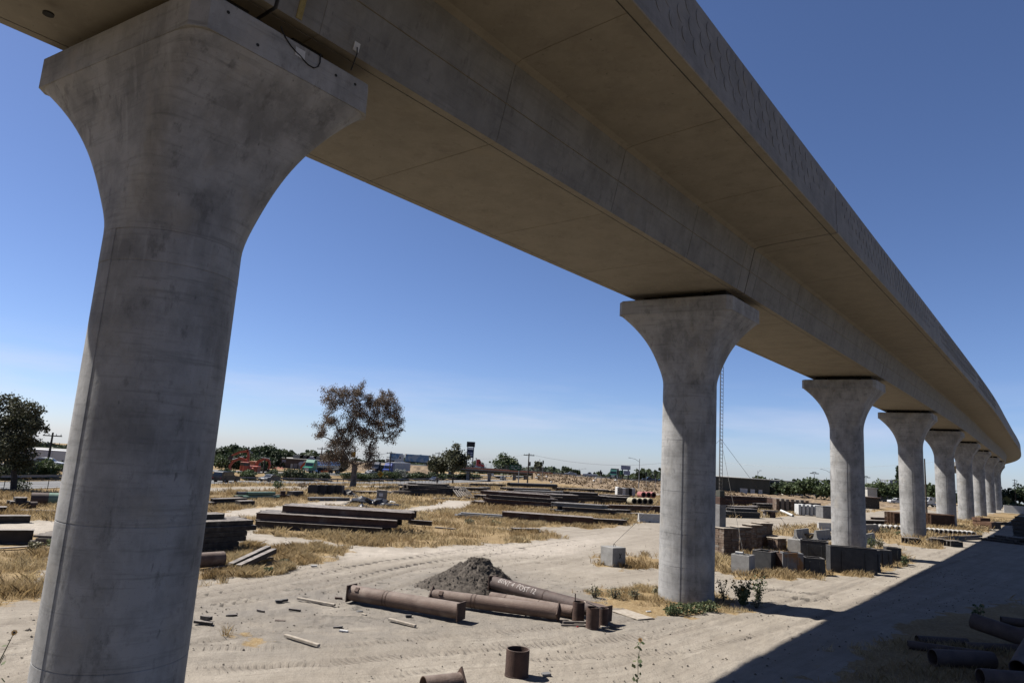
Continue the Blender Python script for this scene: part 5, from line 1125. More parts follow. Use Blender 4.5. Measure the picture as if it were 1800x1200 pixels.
def blob_tree(px, py_top, Y, wpx, m, lab, grp, n=1600, name='broadleaf_tree', zb=None, seed=0, leaf=None, tall=False):
    n = int(n*1.8); b_ = at(px, Y); top = D(px, py_top, Y).z; h = top-b_.z; w_ = wpx*Y/1200; g = random.Random(seed*7+int(px)); cs = []
    k = max(5, int(7*w_/max(h, 1))) if not tall else 9
    for i in range(k*2):
        if tall: t = i/(2*k-1); r = w_*.32*(1-.75*t)+.15; cs.append((b_.x+g.uniform(-.2, .2)*w_*(1-t), b_.y+g.uniform(-.2, .2)*w_*(1-t), b_.z+h*(.15+.82*t), r))
        else:
            a = g.uniform(0, 6.28); rr = g.uniform(.1, .38)*w_; zz = g.uniform(.36, .86); zz = .38+.5*zz*(1-.35*(rr/(w_*.4))**2); r = min(w_, h)*g.uniform(.26, .38)
            cs.append((b_.x+math.cos(a)*rr, b_.y+math.sin(a)*rr*.8, b_.z+h*zz*1.02, r))
    return clump_tree(name, lab, b_, b_+Vector((0, 0, h*.3)), cs, n, leaf or max(.3, Y*.0032), m, 'bark', max(.15, h*.025), grp, seed=seed+int(px), twigs=1)
for k, (px, pt, Y, wd, mm) in enumerate(((402, 787, 195, 62, 'leaf_dark'), (430, 791, 190, 50, 'leaf_dark'), (463, 787, 188, 52, 'leaf_dark'), (487, 793, 246, 46, 'leaf_dark'), (503, 799, 250, 34, 'leaf_dark'))):
    blob_tree(px, pt, Y, wd, mm, 'dark round tree behind the orange excavators, %s' % ('leftmost of the row', 'second from the left', 'largest, in the middle', 'fourth from the left', 'smallest, at the right end')[k], 'round trees behind the excavators', 4200, seed=k)
blob_tree(533, 797, 235, 20, 'leaf_dark', 'small round tree above the brown restaurant roof', None, 900)
blob_tree(573, 798, 232, 26, 'leaf_dark', 'dark tree behind the dead tree on its left', None, 1500, seed=8)
blob_tree(596, 815, 200, 22, 'leaf_dark', 'low dark tree directly behind the dead trunk', None, 1500, seed=9)
blob_tree(768, 797, 178, 26, 'leaf_oak', 'smaller dark tree left of the overpass', None, 2200, seed=10)
blob_tree(796, 787, 176, 34, 'leaf_oak', 'larger dark tree at the left end of the overpass', None, 3400, seed=11)
blob_tree(884, 802, 300, 34, 'leaf_mid', 'grey green tree behind the overpass', None, 1500, seed=12)
blob_tree(945, 806, 290, 14, 'leaf_oak', 'thin sparse tree behind the right end of the overpass', None, 260, seed=13)
blob_tree(838, 808, 330, 18, 'leaf_dark', 'small dark tree under the tall pylon sign', None, 500, seed=14)
for k, (px, pt, wd) in enumerate(((996, 823, 16), (1012, 827, 12), (1126, 826, 16))): blob_tree(px, pt, 330, wd, 'leaf_dark', 'small dark tree on the skyline above the embankment, %s' % ('leftmost', 'second', 'beside the billboard')[k], 'trees above the embankment', 500, seed=20+k)
for k, (px, pt, wd) in enumerate(((664, 808, 7), (671, 808, 7), (652, 812, 10))): blob_tree(px, pt, 320, wd, 'leaf_dark', 'narrow far conifer right of the dead tree, %s' % ('left', 'right', 'broader one')[k], 'far conifers', 300, 'conifer', seed=30+k, tall=True)
for k, (px, pt, Y, wd, mm) in enumerate(((1372, 849, 230, 36, 'leaf_dark'), (1350, 856, 225, 30, 'leaf_oak'), (1395, 850, 220, 30, 'leaf_mid'), (1420, 846, 215, 38, 'leaf_mid'), (1443, 852, 212, 34, 'leaf_mid'), (1462, 850, 225, 30, 'leaf_mid'), (1528, 854, 240, 40, 'leaf_mid'), (1552, 850, 235, 40, 'leaf_mid'), (1578, 850, 238, 34, 'leaf_mid'), (1636, 856, 260, 40, 'leaf_mid'), (1660, 858, 265, 30, 'leaf_dark'), (1745, 862, 380, 40, 'leaf_dark'), (1790, 858, 380, 40, 'leaf_dark'))):
    blob_tree(px, pt, Y, wd, mm, ('green street tree behind the right hand yard, %s' % ORDW[sorted((1372, 1350, 1395, 1420, 1443, 1462)).index(px)] if px < 1480 else 'green street tree seen between the far piers, %s' % ORDW[(1528, 1552, 1578, 1636, 1660, 1745, 1790).index(px)]), 'street trees left of the third pier' if px < 1480 else 'street trees between the far piers', 1300, seed=40+k)
blob_tree(1580, 818, 240, 14, 'leaf_dark', 'tall dark cypress behind the fourth pier', None, 1300, 'cypress', seed=60, tall=True)
for k, px in enumerate((1303, 1415, 1397, 1408)): blob_tree(px, (845, 838, 838, 843)[k], 420, (8, 9, 8, 12)[k], 'leaf_dark', 'far small tree on the skyline behind the olive warehouse', 'skyline trees behind the warehouse', 200, seed=70+k)
# a far wooded horizon that reads as one mass
rg = np.random.default_rng(5); n = 26000; az = rg.uniform(R(-48), R(48), n); rr = rg.uniform(420, 900, n); hh = rg.uniform(0, 1, n)**1.3*(4.2+2.5*np.sin(az*37)+1.5*np.sin(az*91+1)+1.2*np.sin(az*203))
X = rr*np.sin(az); Y = rr*np.cos(az); Z = vhz(X, Y)+np.maximum(.4, hh); o = cards('far_woods', np.stack([X, Y, Z], 1), 3.4, 'leaf_dark', None, rg); tag(o, 'low dark line of far trees along the horizon', 'trees', kind='stuff')
for k, (px, pt) in enumerate(((98, 788), (110, 783), (120, 784), (88, 792))): blob_tree(px, pt, 260, 10, 'leaf_dark', 'far conifer above the white trailer, %s' % ('second from right', 'tallest', 'beside the pier', 'leftmost')[k], 'far conifers left', 350, 'conifer', seed=90+k, tall=True)
for k, (px, pt) in enumerate(((84, 800), (100, 804))): blob_tree(px, pt, 165, 14, 'leaf_dark', 'round dark tree behind the white trailer, %s' % ('left', 'right')[k], 'round trees behind trailer', 700, seed=95+k)
for k in range(9): shrub(at(20+14*k, 92+2*k)-Vector((0, 0, .6)), 2.6, 1.5, 1.5, 700, 'leaf_hedge', 'green roadside shrub behind the left tree', 'roadside shrubs at the left', 'oleander_shrub', .28, False, 200+k)

# ------------------------------------------------------------------ overpass and embankments
OY = 262.0
def ox(px, py=830, Y=OY): return D(px, py, Y).x
XL, XR = ox(778), ox(944); ZD = 1.95
q = thing('overpass', 'concrete road overpass crossing the highway', 'bridge', (0, 0, 0))
MB().prism([(XL-6, ZD-.35), (XR+6, ZD-.35), (XR+6, ZD), (XL-6, ZD)], OY, OY+13).build('deck', 'block', q)
for k in range(4): MB().prism([(XL-4, ZD-1.0), (XR+3, ZD-1.0), (XR+3, ZD-.36), (XL-4, ZD-.36)], OY+.6+k*3.6, OY+1.2+k*3.6).build('girder', 'brownwall', q)
MB().prism([(XL-6, ZD+.004), (XR+6, ZD+.004), (XR+6, ZD+.5), (XL-6, ZD+.5)], OY, OY+.25).build('parapet', 'terracotta', q)
MB().prism([(XL-6, ZD+.004), (XR+6, ZD+.004), (XR+6, ZD+.5), (XL-6, ZD+.5)], OY+12.7, OY+12.95).build('parapet', 'block', q)
for yy in (OY+.12, OY+12.8):
    pm = None; n = int((XR-XL+12)/2.0)
    for k in range(n+1):
        o = MB().box((0, 0, .75), (.06, .06, 1.5)).build('fence_post', 'galv', q) if pm is None else share(pm, q); pm = pm or o; o.location = (XL-6+k*2.0, yy, ZD+.5)
    for z in (.5, 1.0, 1.48): MB().box(((XL+XR)/2, yy, ZD+.5+z), (XR-XL+12, .03, .03)).build('fence_rail', 'galv', q)
for px in (790, 822, 860, 905, 925):
    x_ = ox(px); gz = hz(x_, OY+6)
    for k in range(3): MB().box((x_, OY+2.2+k*4, (gz+ZD-1.3)/2-.2), (1.1, 1.1, ZD-1.3-gz+.2)).build('column', 'block', q)
    MB().box((x_, OY+6.2, ZD-1.16), (1.4, 11.4, .3)).build('bent_cap', 'block', q)
MB().box((XR+3.5, OY+6.4, -.6), (3.0, 12.6, 4.4)).build('abutment', 'block', q)
MB().box((XL-4.5, OY+6.4, -.9), (3.0, 12.6, 5.0)).build('abutment', 'block', q)
def bank(name, lab, xs, crest, y0, y1, ybk, nx=60, ny=14, seed=2):
    # xs: x range; crest(x) height; slope from y0 (foot) to y1 (crest), flat to ybk
    V = []; F = []; cols = np.linspace(xs[0], xs[1], nx)
    for x_ in cols:
        zc = crest(x_)
        for j in range(ny+1):
            t = j/ny; y_ = y0(x_)+(y1(x_)-y0(x_))*t; gz = hz(x_, y0(x_))
            z = gz-.1+(zc-gz+.1)*t+(.7*(float(vnoise(np.array([x_]), np.array([y_*1.3+seed]), .55)[0])-.5)+.3*(float(vnoise(np.array([x_]), np.array([y_+seed]), 1.6)[0])-.5))*(0 < j < ny); V.append((x_, y_, z))
        V.append((x_, ybk(x_), zc))
        V.append((x_, ybk(x_)+8, -8 if zc > 1 else -2))
    r = ny+3
    for a in range(nx-1):
        for j in range(r-1): F.append((a*r+j, a*r+j+1, (a+1)*r+j+1, (a+1)*r+j))
    # end faces
    F.append(tuple(range(r))); F.append(tuple((nx-1)*r+j for j in range(r)))
    m = MB(); m.add(V, F); o = m.build(name, 'slope', None, False); return tag(o, lab, None, kind='structure')
XE = ox(1480, 870)
def crest(x_): t = (x_-XR)/(XE-XR); return (ZD-.05)*(1-t)**1.15+.25*t if t < 1 else .25
bank('embankment', 'rough brown ramp slope right of the overpass', (XR-1.5, XE), crest, lambda x_: 178+max(0, 18-(x_-XR))*2.6, lambda x_: 261.0, lambda x_: 276., 170, 60)
bank('embankment', 'golden slope left of the overpass', (XL-75, XL-3), lambda x_: ZD-.05, lambda x_: 244., lambda x_: 261.5, lambda x_: 276., 60, 12, 9)
m = MB(); xs_ = np.linspace(XR+6, XE, 40); m.loft([[(x_, 262, crest(x_)+.06), (x_, 275, crest(x_)+.06)] for x_ in xs_], False, False); tag(m.build('ramp_road', 'asphalt'), 'road on top of the ramp', None, kind='structure')
m = MB(); m.loft([[(x_, 262, ZD+.02), (x_, 275, ZD+.02)] for x_ in (XL-75, XL-6.01)], False, False); tag(m.build('approach_road', 'asphalt'), 'road on the left overpass approach', None, kind='structure')
q = thing('ramp_guard_rail', 'thin guard rail along the top of the ramp', 'guard rail', (0, 0, 0)); m = MB(); m.loft([[(x_, 261.7, crest(x_)+.45), (x_, 261.7, crest(x_)+.75)] for x_ in xs_], False, False); m.build('rail', 'galv', q)
for k in range(0, 40, 1): MB().box((xs_[k], 261.8, crest(xs_[k])+.35), (.12, .12, .7)).build('rail_post', 'wood_pole', q)
for k, (px, py) in enumerate(((943, 841), (947, 836), (961, 839), (969, 849), (1047, 842), (1044, 846), (1082, 845))):
    Yl = 178+(855+.0727*(px-940)-py)/28*80; c = D(px, py, Yl); tag(MB().box((0, 0, .3), (.8, .5, .45), .4*k, .3, .2, .08).build('litter', 'white', None, False, (c.x, c.y, c.z)), 'white litter on the brown ramp slope', 'litter', 'litter on the ramp')

rg = np.random.default_rng(31); n = 6500; xx = rg.uniform(XR-1, XR+62, n); tt = rg.uniform(.02, 1, n); fy = 178+np.maximum(0, 18-(xx-XR))*2.6; yy = fy+(261-fy)*tt
zz_ = np.array([crest(x_) for x_ in xx])*tt+rg.uniform(-.05, .45, n)+.25*(vnoise(xx, yy, .4)-.5); k_ = vnoise(xx, yy*.5, .6) > .42
tag(cards('ramp_scrub', np.stack([xx, yy, zz_], 1)[k_], .55, leafmat('dry scrub', (.14, .095, .055), (.36, .26, .15)), None, rg), 'dry brown scrub covering the ramp slope', 'scrub', kind='stuff')
# ------------------------------------------------------------------ vehicles
def wheels(q, xs, y, r, wd=.24):
    for x_ in xs:
        for s in (-1, 1):
            w_ = MB().tube([(x_, s*y-wd/2, r), (x_, s*y+wd/2, r)], r, 16).build('wheel', 'black', q, True); MB().tube([(x_, s*(y+wd/2)-.01, r), (x_, s*(y+wd/2)+.02, r)], r*.6, 12).build('rim', 'galv', w_)
def car(loc, rz, m, lab, kind='sedan', sc=1.0):
    q = thing('parked_car' if kind == 'parked' else 'car', lab, 'car', loc, rz)
    if kind == 'suv': L_, W_, pr, gl = 4.9, 1.9, [(-2.45, .35), (2.4, .35), (2.45, .75), (2.35, 1.02), (1.25, 1.12), (-2.4, 1.15), (-2.45, .8)], [(-2.3, 1.14), (1.15, 1.12), (.55, 1.72), (.3, 1.8), (-2.0, 1.82), (-2.2, 1.7)]
    elif kind == 'pickup': L_, W_, pr, gl = 5.6, 1.95, [(-2.8, .45), (2.75, .45), (2.8, .9), (2.6, 1.12), (1.2, 1.2), (-2.75, 1.2), (-2.8, .8)], [(-.6, 1.2), (1.15, 1.19), (.55, 1.8), (.35, 1.86), (-.3, 1.86), (-.5, 1.75)]
    elif kind == 'van': L_, W_, pr, gl = 5.2, 2.0, [(-2.6, .4), (2.5, .4), (2.6, .8), (2.3, 1.15), (1.9, 1.25), (-2.6, 1.25)], [(-2.55, 1.24), (1.85, 1.24), (1.2, 2.1), (1.0, 2.2), (-2.4, 2.2), (-2.5, 2.1)]
    else: L_, W_, pr, gl = 4.6, 1.8, [(-2.3, .3), (2.25, .3), (2.3, .6), (2.15, .8), (1.1, .92), (-1.6, .98), (-2.2, .95), (-2.3, .7)], [(-1.75, .96), (1.0, .92), (.3, 1.36), (.05, 1.42), (-.75, 1.42), (-1.0, 1.36)]
    MB().prism(pr, -W_/2, W_/2).build('body', m, q); MB().prism([(x_, z) for x_, z in gl], -W_/2+.12, W_/2-.12).build('cabin', m, q)
    zt = max(z for _, z in gl); zb = min(z for _, z in gl)
    x0, x1 = gl[0][0]+.35, gl[1][0]-.5
    for s in (-1, 1): MB().prism([(x0, zb+.05), (x1, zb+.05), (gl[2][0]-.05, zt-.14), (x0+.25, zt-.14)], s*(W_/2-.115)-.006, s*(W_/2-.115)+.006).build('side_window', 'glass', q)
    a, b_ = Vector((gl[1][0], 0, gl[1][1])), Vector((gl[2][0], 0, gl[2][1])); nn = Vector(((b_-a).z, 0, -(b_-a).x)).normalized()*.012
    for (a, b_), nm in (((gl[1], gl[2]), 'windscreen'), ((gl[0], gl[-1]), 'rear_window')):
        a, b_ = Vector((a[0], 0, a[1])), Vector((b_[0], 0, b_[1])); o_ = .012 if nm == 'windscreen' else -.012; c0, c1 = a.lerp(b_, .12), a.lerp(b_, .9)
        MB().add([(c0.x+o_, -W_/2+.2, c0.z), (c0.x+o_, W_/2-.2, c0.z), (c1.x+o_, W_/2-.25, c1.z), (c1.x+o_, -W_/2+.25, c1.z)], [(0, 1, 2, 3)]).build(nm, 'glass', q)
    for s in (-1, 1):
        MB().box((L_/2-.04, s*W_*.36, .68), (.06, .3, .16)).build('headlight', 'signwhite', q); MB().box((-L_/2+.02, s*W_*.38, .78), (.06, .22, .2)).build('tail_light', 'pred', q)
    wheels(q, (L_*.31, -L_*.3), W_/2-.12, .36 if kind in ('suv', 'pickup', 'van') else .32)
    return q
HZR = math.atan2(HD.y, HD.x)
car(hwx(396, 4.6, 850), HZR, 'pblack', 'black off road car on the highway beside the nearest pier', 'suv')
car(hwx(473, 7.9, 847), HZR+math.pi, 'pgunmetal', 'dark grey sedan on the highway left of the dead tree')
car(hwx(763, 7.9, 843), HZR+math.pi, 'pdkblue', 'dark blue car on the highway above the ragged timber pile')
car(hwx(884, 7.9, 843), HZR+math.pi, 'pgrey', 'silver car on the highway just before the overpass', 'suv')
car(hwx(651, 20, 840), HZR, 'pwhite', 'white car on the far carriageway right of the dead tree')
car(hwx(862, 20, 840), HZR, 'pwhite', 'white van on the far carriageway under the overpass', 'van')
a = at(82, 100, 825); car(a, R(10), 'pwhite', 'white car half hidden by shrubs below the white trailer')
def on_road(px, y_=265.0): x_ = ox(px, 830, y_); return Vector((x_, y_, (crest(x_) if x_ > XR else ZD)+.07))
car(on_road(1003), R(178), 'pwhite', 'white car at the left end of the ramp road')
car(on_road(1037), R(175), 'pwhite', 'white pickup on the ramp road', 'pickup')
car(on_road(843, 270), R(0), 'pwhite', 'white car on the overpass right of the red truck')
car(on_road(1142), R(175), 'pdkblue', 'dark blue pickup on the ramp road beside the second pier', 'pickup')
car(on_road(1162), R(175), 'pblack', 'black car on the ramp road touching the second pier')
car(on_road(757, 269), R(0), 'pwhite', 'white pickup on the left overpass approach', 'pickup')
def semi(loc, rz, cm, tm, lab, L_=13.5, tank=False, cabh=3.6, trailer=True):
    q = thing('truck', lab, 'truck', loc, rz)
    cab = [(.2, .9), (3.2, .9), (3.25, 1.6), (2.1, 1.8), (1.75, 2.9), (1.3, cabh), (.2, cabh)]
    MB().prism(cab, -1.2, 1.2).build('cab', cm, q); MB().prism([(1.82, 1.95), (2.06, 1.95), (1.83, 2.75), (1.7, 2.85)], -1.05, 1.05).build('windscreen', 'glass', q)
    for s in (-1, 1):
        MB().box((1.3, s*1.205, 2.35), (.6, .02, .65)).build('side_window', 'glass', q); MB().tube([(.0, s*1.1, 1), (.0, s*1.1, cabh+.2)], .09, 8).build('exhaust', 'chrome', q)
        MB().tube([(.9, s*1.05, .75), (-.4, s*1.05, .75)], .32, 12).build('fuel_tank', 'chrome', q)
    MB().box((3.27, 0, 1.2), (.06, 1.4, .7)).build('grille', 'chrome', q); MB().box((-4, 0, .95), (11, 1.0, .25)).build('chassis', 'black', q)
    if trailer:
        if tank:
            m_ = MB(); m_.tube([(-.6, 0, 2.1), (-.75, 0, 2.1), (-6.3, 0, 2.1), (-6.5, 0, 2.1)], [.8, 1.1, 1.1, .8], 20); m_.build('front_tank', tm, q, True)
            m_ = MB(); m_.tube([(-7.0, 0, 2.1), (-7.2, 0, 2.1), (-13.3, 0, 2.1), (-13.5, 0, 2.1)], [.8, 1.1, 1.1, .8], 20); m_.build('rear_tank', tm, q, True)
            for x_ in (-2.5, -4.5, -9, -11.5): MB().tube([(x_, 0, 3.1), (x_, 0, 3.35)], .3, 10).build('hatch', 'galv', q)
        else:
            MB().box((-.6-L_/2, 0, 2.55), (L_, 2.5, 2.75), ch=.04).build('trailer_box', tm, q); MB().box((-.6-L_/2, 0, 1.12), (L_-.4, .9, .14)).build('trailer_frame', 'black', q)
            MB().box((-.62-L_, 0, 2.5), (.05, .08, 2.6)).build('door_seam', 'black', q)
    wheels(q, (2.6, -.6, -1.8)+((-11.2, -12.4) if trailer else ()), 1.0, .5, .3); return q
semi(hwx(548, 24, 838), HZR+math.pi, 'pgreen', 'chrome', 'green tanker truck with a bright metal tank on the far carriageway', tank=True)
semi(hwx(684, 20, 840), HZR+math.pi, 'pblue', 'trailer', 'blue truck with a plain grey trailer on the far carriageway')
semi(hwx(662, 30, 838), HZR+math.pi, 'pdkblue', 'trailer', 'dark blue truck cab parked left of the blue truck', trailer=False)
semi(on_road(708, 266), R(180), 'pwhite', 'mural', 'white truck with a printed blue trailer on the overpass approach', 9)
p_ = on_road(694, 271); q = thing('trailer', 'blue printed trailer ahead of the white truck on the approach', 'trailer', p_); MB().box((0, 0, 2.55), (4.8, 2.5, 2.8), ch=.05).build('trailer_box', 'mural', q); MB().box((0, 0, 1.0), (4.6, 1, .2)).build('trailer_frame', 'black', q); wheels(q, (-1.2, 1.2), 1.0, .48)
semi(on_road(836, 270), R(0), 'pred', 'trailer', 'red truck cab on the overpass below the pylon sign', trailer=False)
semi(on_road(1079), R(255), 'pteal', 'dsteel', 'dark green truck seen from behind on the ramp road', 6.0)
# trailer and motor home at the left
q = thing('white_trailer', 'long white trailer parked left of the nearest pier', 'trailer', at(82, 118, 826), R(2))
q.location.z = D(82, 826, 118).z
MB().box((0, 0, 2.0), (9.4, 2.6, 2.9), ch=.06).build('trailer_box', 'pwhite', q); MB().box((.6, -1.32, 2.0), (1.3, .05, 2.7)).build('side_door', 'signwhite', q); MB().box((0, 0, .45), (9, 1.2, .25)).build('trailer_frame', 'black', q); wheels(q, (2.2, 3.2), 1.1, .42)
q = thing('motor_home', 'white motor home half hidden behind the nearest pier', 'motor home', at(126, 120, 826), R(2)); q.location.z = D(126, 826, 120).z
MB().prism([(-2.6, .5), (6, .5), (6, 3.1), (-2.3, 3.1), (-3.0, 2.3)], -1.25, 1.25).build('body', 'pwhite', q); MB().box((-1.5, -1.27, 2.0), (1.2, .04, .8)).build('side_window', 'glass', q)
for k in range(2): MB().box((2+k*.4, -1.27, 1.2+.3*k), (3, .03, .12), 0, 0, R(-12)).build('stripe', 'pgrey', q)
wheels(q, (0, 4), 1.1, .4)
a = at(72, 145, 815); a.z = D(72, 805, 145).z-3.0
q = thing('flat_building', 'low pale building behind the left tree', 'building', a, R(3)); MB().box((0, 0, 2.2), (12, 8, 4.4)).build('wall', 'cream', q); MB().box((0, 0, 4.45), (12.6, 8.6, .3)).build('roof', 'paleroof', q)
for k in range(3): MB().box((-3.5+k*3.5, -4.02, 2.8), (2.2, .06, .8)).build('window', 'glass', q)
a = at(112, 185, 815); q = thing('flat_building', 'low grey blue building behind the white trailer', 'building', (a.x, a.y, a.z), R(3)); hb = D(112, 791, 185).z-a.z; MB().box((0, 0, hb/2), (18, 9, hb)).build('wall', 'signpale', q); MB().box((0, 0, hb+.1), (18.6, 9.6, .3)).build('roof', 'paleroof', q)

# ------------------------------------------------------------------ excavators
def excavator(px, Y, py, rz, lab, sc=1.0, boom=((.4, 1.9), (1.6, 5.0), (3.6, 6.3), (5.6, 6.0)), stick=((5.6, 6.0), (6.7, 4.6), (6.4, 2.4)), flip=1):
    c = at(px, Y, py); q = thing('excavator', lab, 'excavator', c, rz, 'orange excavators'); q.scale = (sc*.86,)*3; q.location.z -= .9
    for s in (-1, 1):
        pr = [(-1.9, 0), (1.9, 0), (2.2, .3), (2.2, .6), (1.9, .9), (-1.9, .9), (-2.2, .6), (-2.2, .3)]; MB().prism(pr, s*1.2-.3, s*1.2+.3).build('track', 'black', q)
    MB().box((-.4, 0, 1.6), (3.6, 2.6, 1.1), ch=.12).build('house', 'orange', q); MB().box((-1.7, 0, 2.35), (1.2, 2.5, .6), ch=.1).build('counterweight', 'orange', q)
    cb = MB().box((.75, .8, 2.75), (1.3, .95, 1.5), ch=.08).build('cab', 'orange', q); MB().box((.75, .8, 2.95), (1.34, .9, .8)).build('cab_window', 'glass', cb); MB().box((.75, .8, 2.95), (1.1, .99, .8)).build('cab_window', 'glass', cb)
    def arm(pts, w0, w1, nm):
        n = len(pts); rings = []
        for i_, (x_, z) in enumerate(pts):
            t = i_/(n-1); w_ = w0+(w1-w0)*t; a_ = pts[max(0, i_-1)]; b_ = pts[min(n-1, i_+1)]; d = Vector((b_[0]-a_[0], 0, b_[1]-a_[1])).normalized(); u = Vector((-d.z, 0, d.x)); p_ = Vector((x_, -.15, z))
            rings.append([p_+u*w_*.5+Vector((0, -.25, 0)), p_+u*w_*.5+Vector((0, .25, 0)), p_-u*w_*.5+Vector((0, .25, 0)), p_-u*w_*.5+Vector((0, -.25, 0))])
        MB().loft(rings).build(nm, 'orange', q)
    arm(boom, .95, .5, 'boom'); arm(stick, .6, .4, 'stick')
    MB().tube([(1.0, -.15, 2.0), (boom[1][0]+.4, -.15, boom[1][1]-.2)], .12, 8).build('boom_cylinder', 'galv', q); MB().tube([(boom[2][0]-1, -.15, boom[2][1]+.5), (stick[0][0]+.2, -.15, stick[0][1]+.5)], .1, 8).build('stick_cylinder', 'galv', q)
    bx_, bz = stick[-1]; MB().prism([(bx_-.3, bz), (bx_+.4, bz-.1), (bx_+.9, bz-.9), (bx_+.2, bz-1.3), (bx_-.5, bz-.9), (bx_-.1, bz-.7)], -.7, .45).build('bucket', 'beam', q)
Lt = math.pi
excavator(432, 158, 838, Lt, 'orange excavator with a raised arm right of the nearest pier', 1.0, ((.4, 1.9), (.2, 3.6), (.0, 5.2), (.3, 6.4)), ((.2, 6.4), (2.4, 5.9), (4.4, 4.9)))
excavator(438, 152, 838, Lt, 'orange excavator with a low curved arm right of the nearest pier', 1.0, ((.4, 1.9), (1.4, 3.8), (3.0, 4.3), (4.6, 3.4)), ((4.6, 3.4), (5.3, 2.2), (5.0, 1.2)))
excavator(444, 164, 838, 0, 'orange excavator facing right beside the round trees', 1.0, ((.4, 1.9), (1.3, 3.9), (2.6, 4.4), (4.0, 4.2)), ((4.0, 4.2), (4.4, 3.0), (4.1, 1.9)))
excavator(556, 200, 832, Lt, 'orange excavator behind the green tanker cab', 1.1, ((.4, 1.9), (1.4, 3.6), (2.6, 4.0), (4.0, 3.2)), ((4.0, 3.2), (4.8, 2.2), (4.6, 1.4)))
excavator(572, 204, 832, 0, 'orange excavator behind the bright tank', 1.2, ((.4, 1.9), (1.0, 3.4), (2.6, 4.6), (4.4, 5.2)), ((4.4, 5.2), (4.6, 3.6), (4.3, 2.4)))
# ------------------------------------------------------------------ buildings
def building(px0, px1, Y, ztop, deep, wall, lab, rz=0.0, roof='paleroof', py=835, wins=None, over=.3, zg=None):
    a, b_ = at(px0, Y, py), at(px1, Y, py); ln = (b_-a).length; gz = min(a.z, b_.z)-.3 if zg is None else zg
    q = thing('building', lab, 'building', (a.x, a.y, gz), math.atan2(b_.y-a.y, b_.x-a.x)+rz); h = ztop-gz
    MB().box((ln/2, deep/2, h/2), (ln, deep, h)).build('wall', wall, q); MB().box((ln/2, deep/2, h+.12), (ln+2*over, deep+2*over, .24)).build('roof', roof, q)
    for (t0, t1, z0, z1, mm) in (wins or []): 
        w_ = MB().box((ln*(t0+t1)/2, -.04, h*(z0+z1)/2), (ln*(t1-t0), .1, h*(z1-z0))).build('window', mm, q)
    return q, ln, h
def ztop(px, py, Y): return D(px, py, Y).z
q, ln, h = building(481, 574, 222, ztop(520, 807, 222), 16, 'brownwall', 'brown restaurant building with pale blue signs on its wall', wins=[(.13, .20, .78, .88, 'signpale'), (.13, .20, .68, .74, 'signpale'), (.30, .34, .12, .55, 'cream'), (.355, .43, .12, .6, 'greywall'), (.45, .5, .12, .6, 'greywall')])
m = MB(); m.tube([(ln*.44, -.02, h*.62), (ln*.44, -.16, h*.62)], 1.0, 28); o = m.build('oval_wall_sign', 'signpale', q); o.scale = (1, 1, 1)
for v in o.data.vertices: v.co.x = ln*.52+(v.co.x-ln*.44)*1.25; v.co.z = h*.6+(v.co.z-h*.62)*.8
for k in range(4): MB().box((ln*(.36+.13*k), 5, h+.75), (3.2, 3, 1.1)).build('roof_unit', ('gsteel', 'dsteel', 'white', 'gsteel')[k], q)
a = at(544, 208, 835); zt = ztop(544, 803, 208); q = thing('oval_sign', 'oval pale blue pole sign before the brown restaurant', 'sign', a)
hh = zt-a.z; m = MB(); m.tube([(0, -.2, 0), (0, .2, 0)], 1, 28); o = m.build('sign_face', 'signpale', q); 
for v in o.data.vertices: v.co.x *= 1.1; v.co.z = v.co.z*.68+hh-.68
MB().box((0, 0, hh-1.65), (1.3, .2, .4)).build('lower_panel', 'signpale', q); MB().tube([(0, 0, 0), (0, 0, hh-1.85)], .15, 8).build('pole', 'dsteel', q)
building(568, 582, 245, ztop(575, 809, 245), 10, 'cream', 'pale striped building right of the oval sign', wins=[(.1, .9, .75, .8, 'greywall'), (.1, .9, .6, .65, 'greywall')])
q, ln, h = building(477, 487, 205, ztop(480, 827, 205), 5, 'brownwall', 'small kiosk with a terracotta roof among the trees', roof='brownwall'); MB().prism([(-.8, h+.25), (ln+.8, h+.25), (ln*.5, h+1.1)], -.8, 5.8).build('roof_ridge', 'terracotta', q)
q, ln, h = building(436, 444, 170, ztop(440, 812, 170), 5, 'terracotta', 'small building with red roof behind the raised excavator', roof='terracotta')
building(660, 705, 236, ztop(690, 819, 236), 7, 'oldwall', 'dark low shed with a pale roof behind the blue truck', wins=[(.3, .5, .1, .5, 'glass')])
building(676, 692, 300, ztop(684, 807, 300), 12, 'white', 'white building above the shed on the approach', wins=[(.15, .3, .8, .88, 'glass'), (.4, .55, .8, .88, 'glass')], over=.05)
building(1222, 1353, 222, ztop(1310, 841, 222), 40, 'oldwall', 'long olive metal warehouse behind the second pier', py=870, wins=[(.6, .7, .12, .42, 'white'), (.74, .8, .12, .4, 'white'), (.85, .9, .15, .4, 'white')])
building(1352, 1396, 235, ztop(1370, 845, 235), 20, 'greywall', 'grey flat building right of the olive warehouse', py=870, wins=[(.05, .95, .75, .9, 'glass')])
building(1386, 1412, 228, ztop(1400, 850, 228), 20, 'cream', 'cream building with pale fascia behind street trees', py=872)
building(1412, 1472, 250, ztop(1440, 852, 250), 20, 'greywall', 'dark flat store with a white roof edge left of the third pier', py=872)
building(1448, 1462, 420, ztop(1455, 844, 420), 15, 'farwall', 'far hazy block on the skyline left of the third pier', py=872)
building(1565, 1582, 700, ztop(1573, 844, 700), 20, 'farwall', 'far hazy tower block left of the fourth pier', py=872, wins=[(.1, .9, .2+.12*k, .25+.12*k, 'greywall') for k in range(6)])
building(1538, 1552, 800, ztop(1545, 850, 800), 20, 'farwall', 'far low hazy block right of the third pier', py=872)
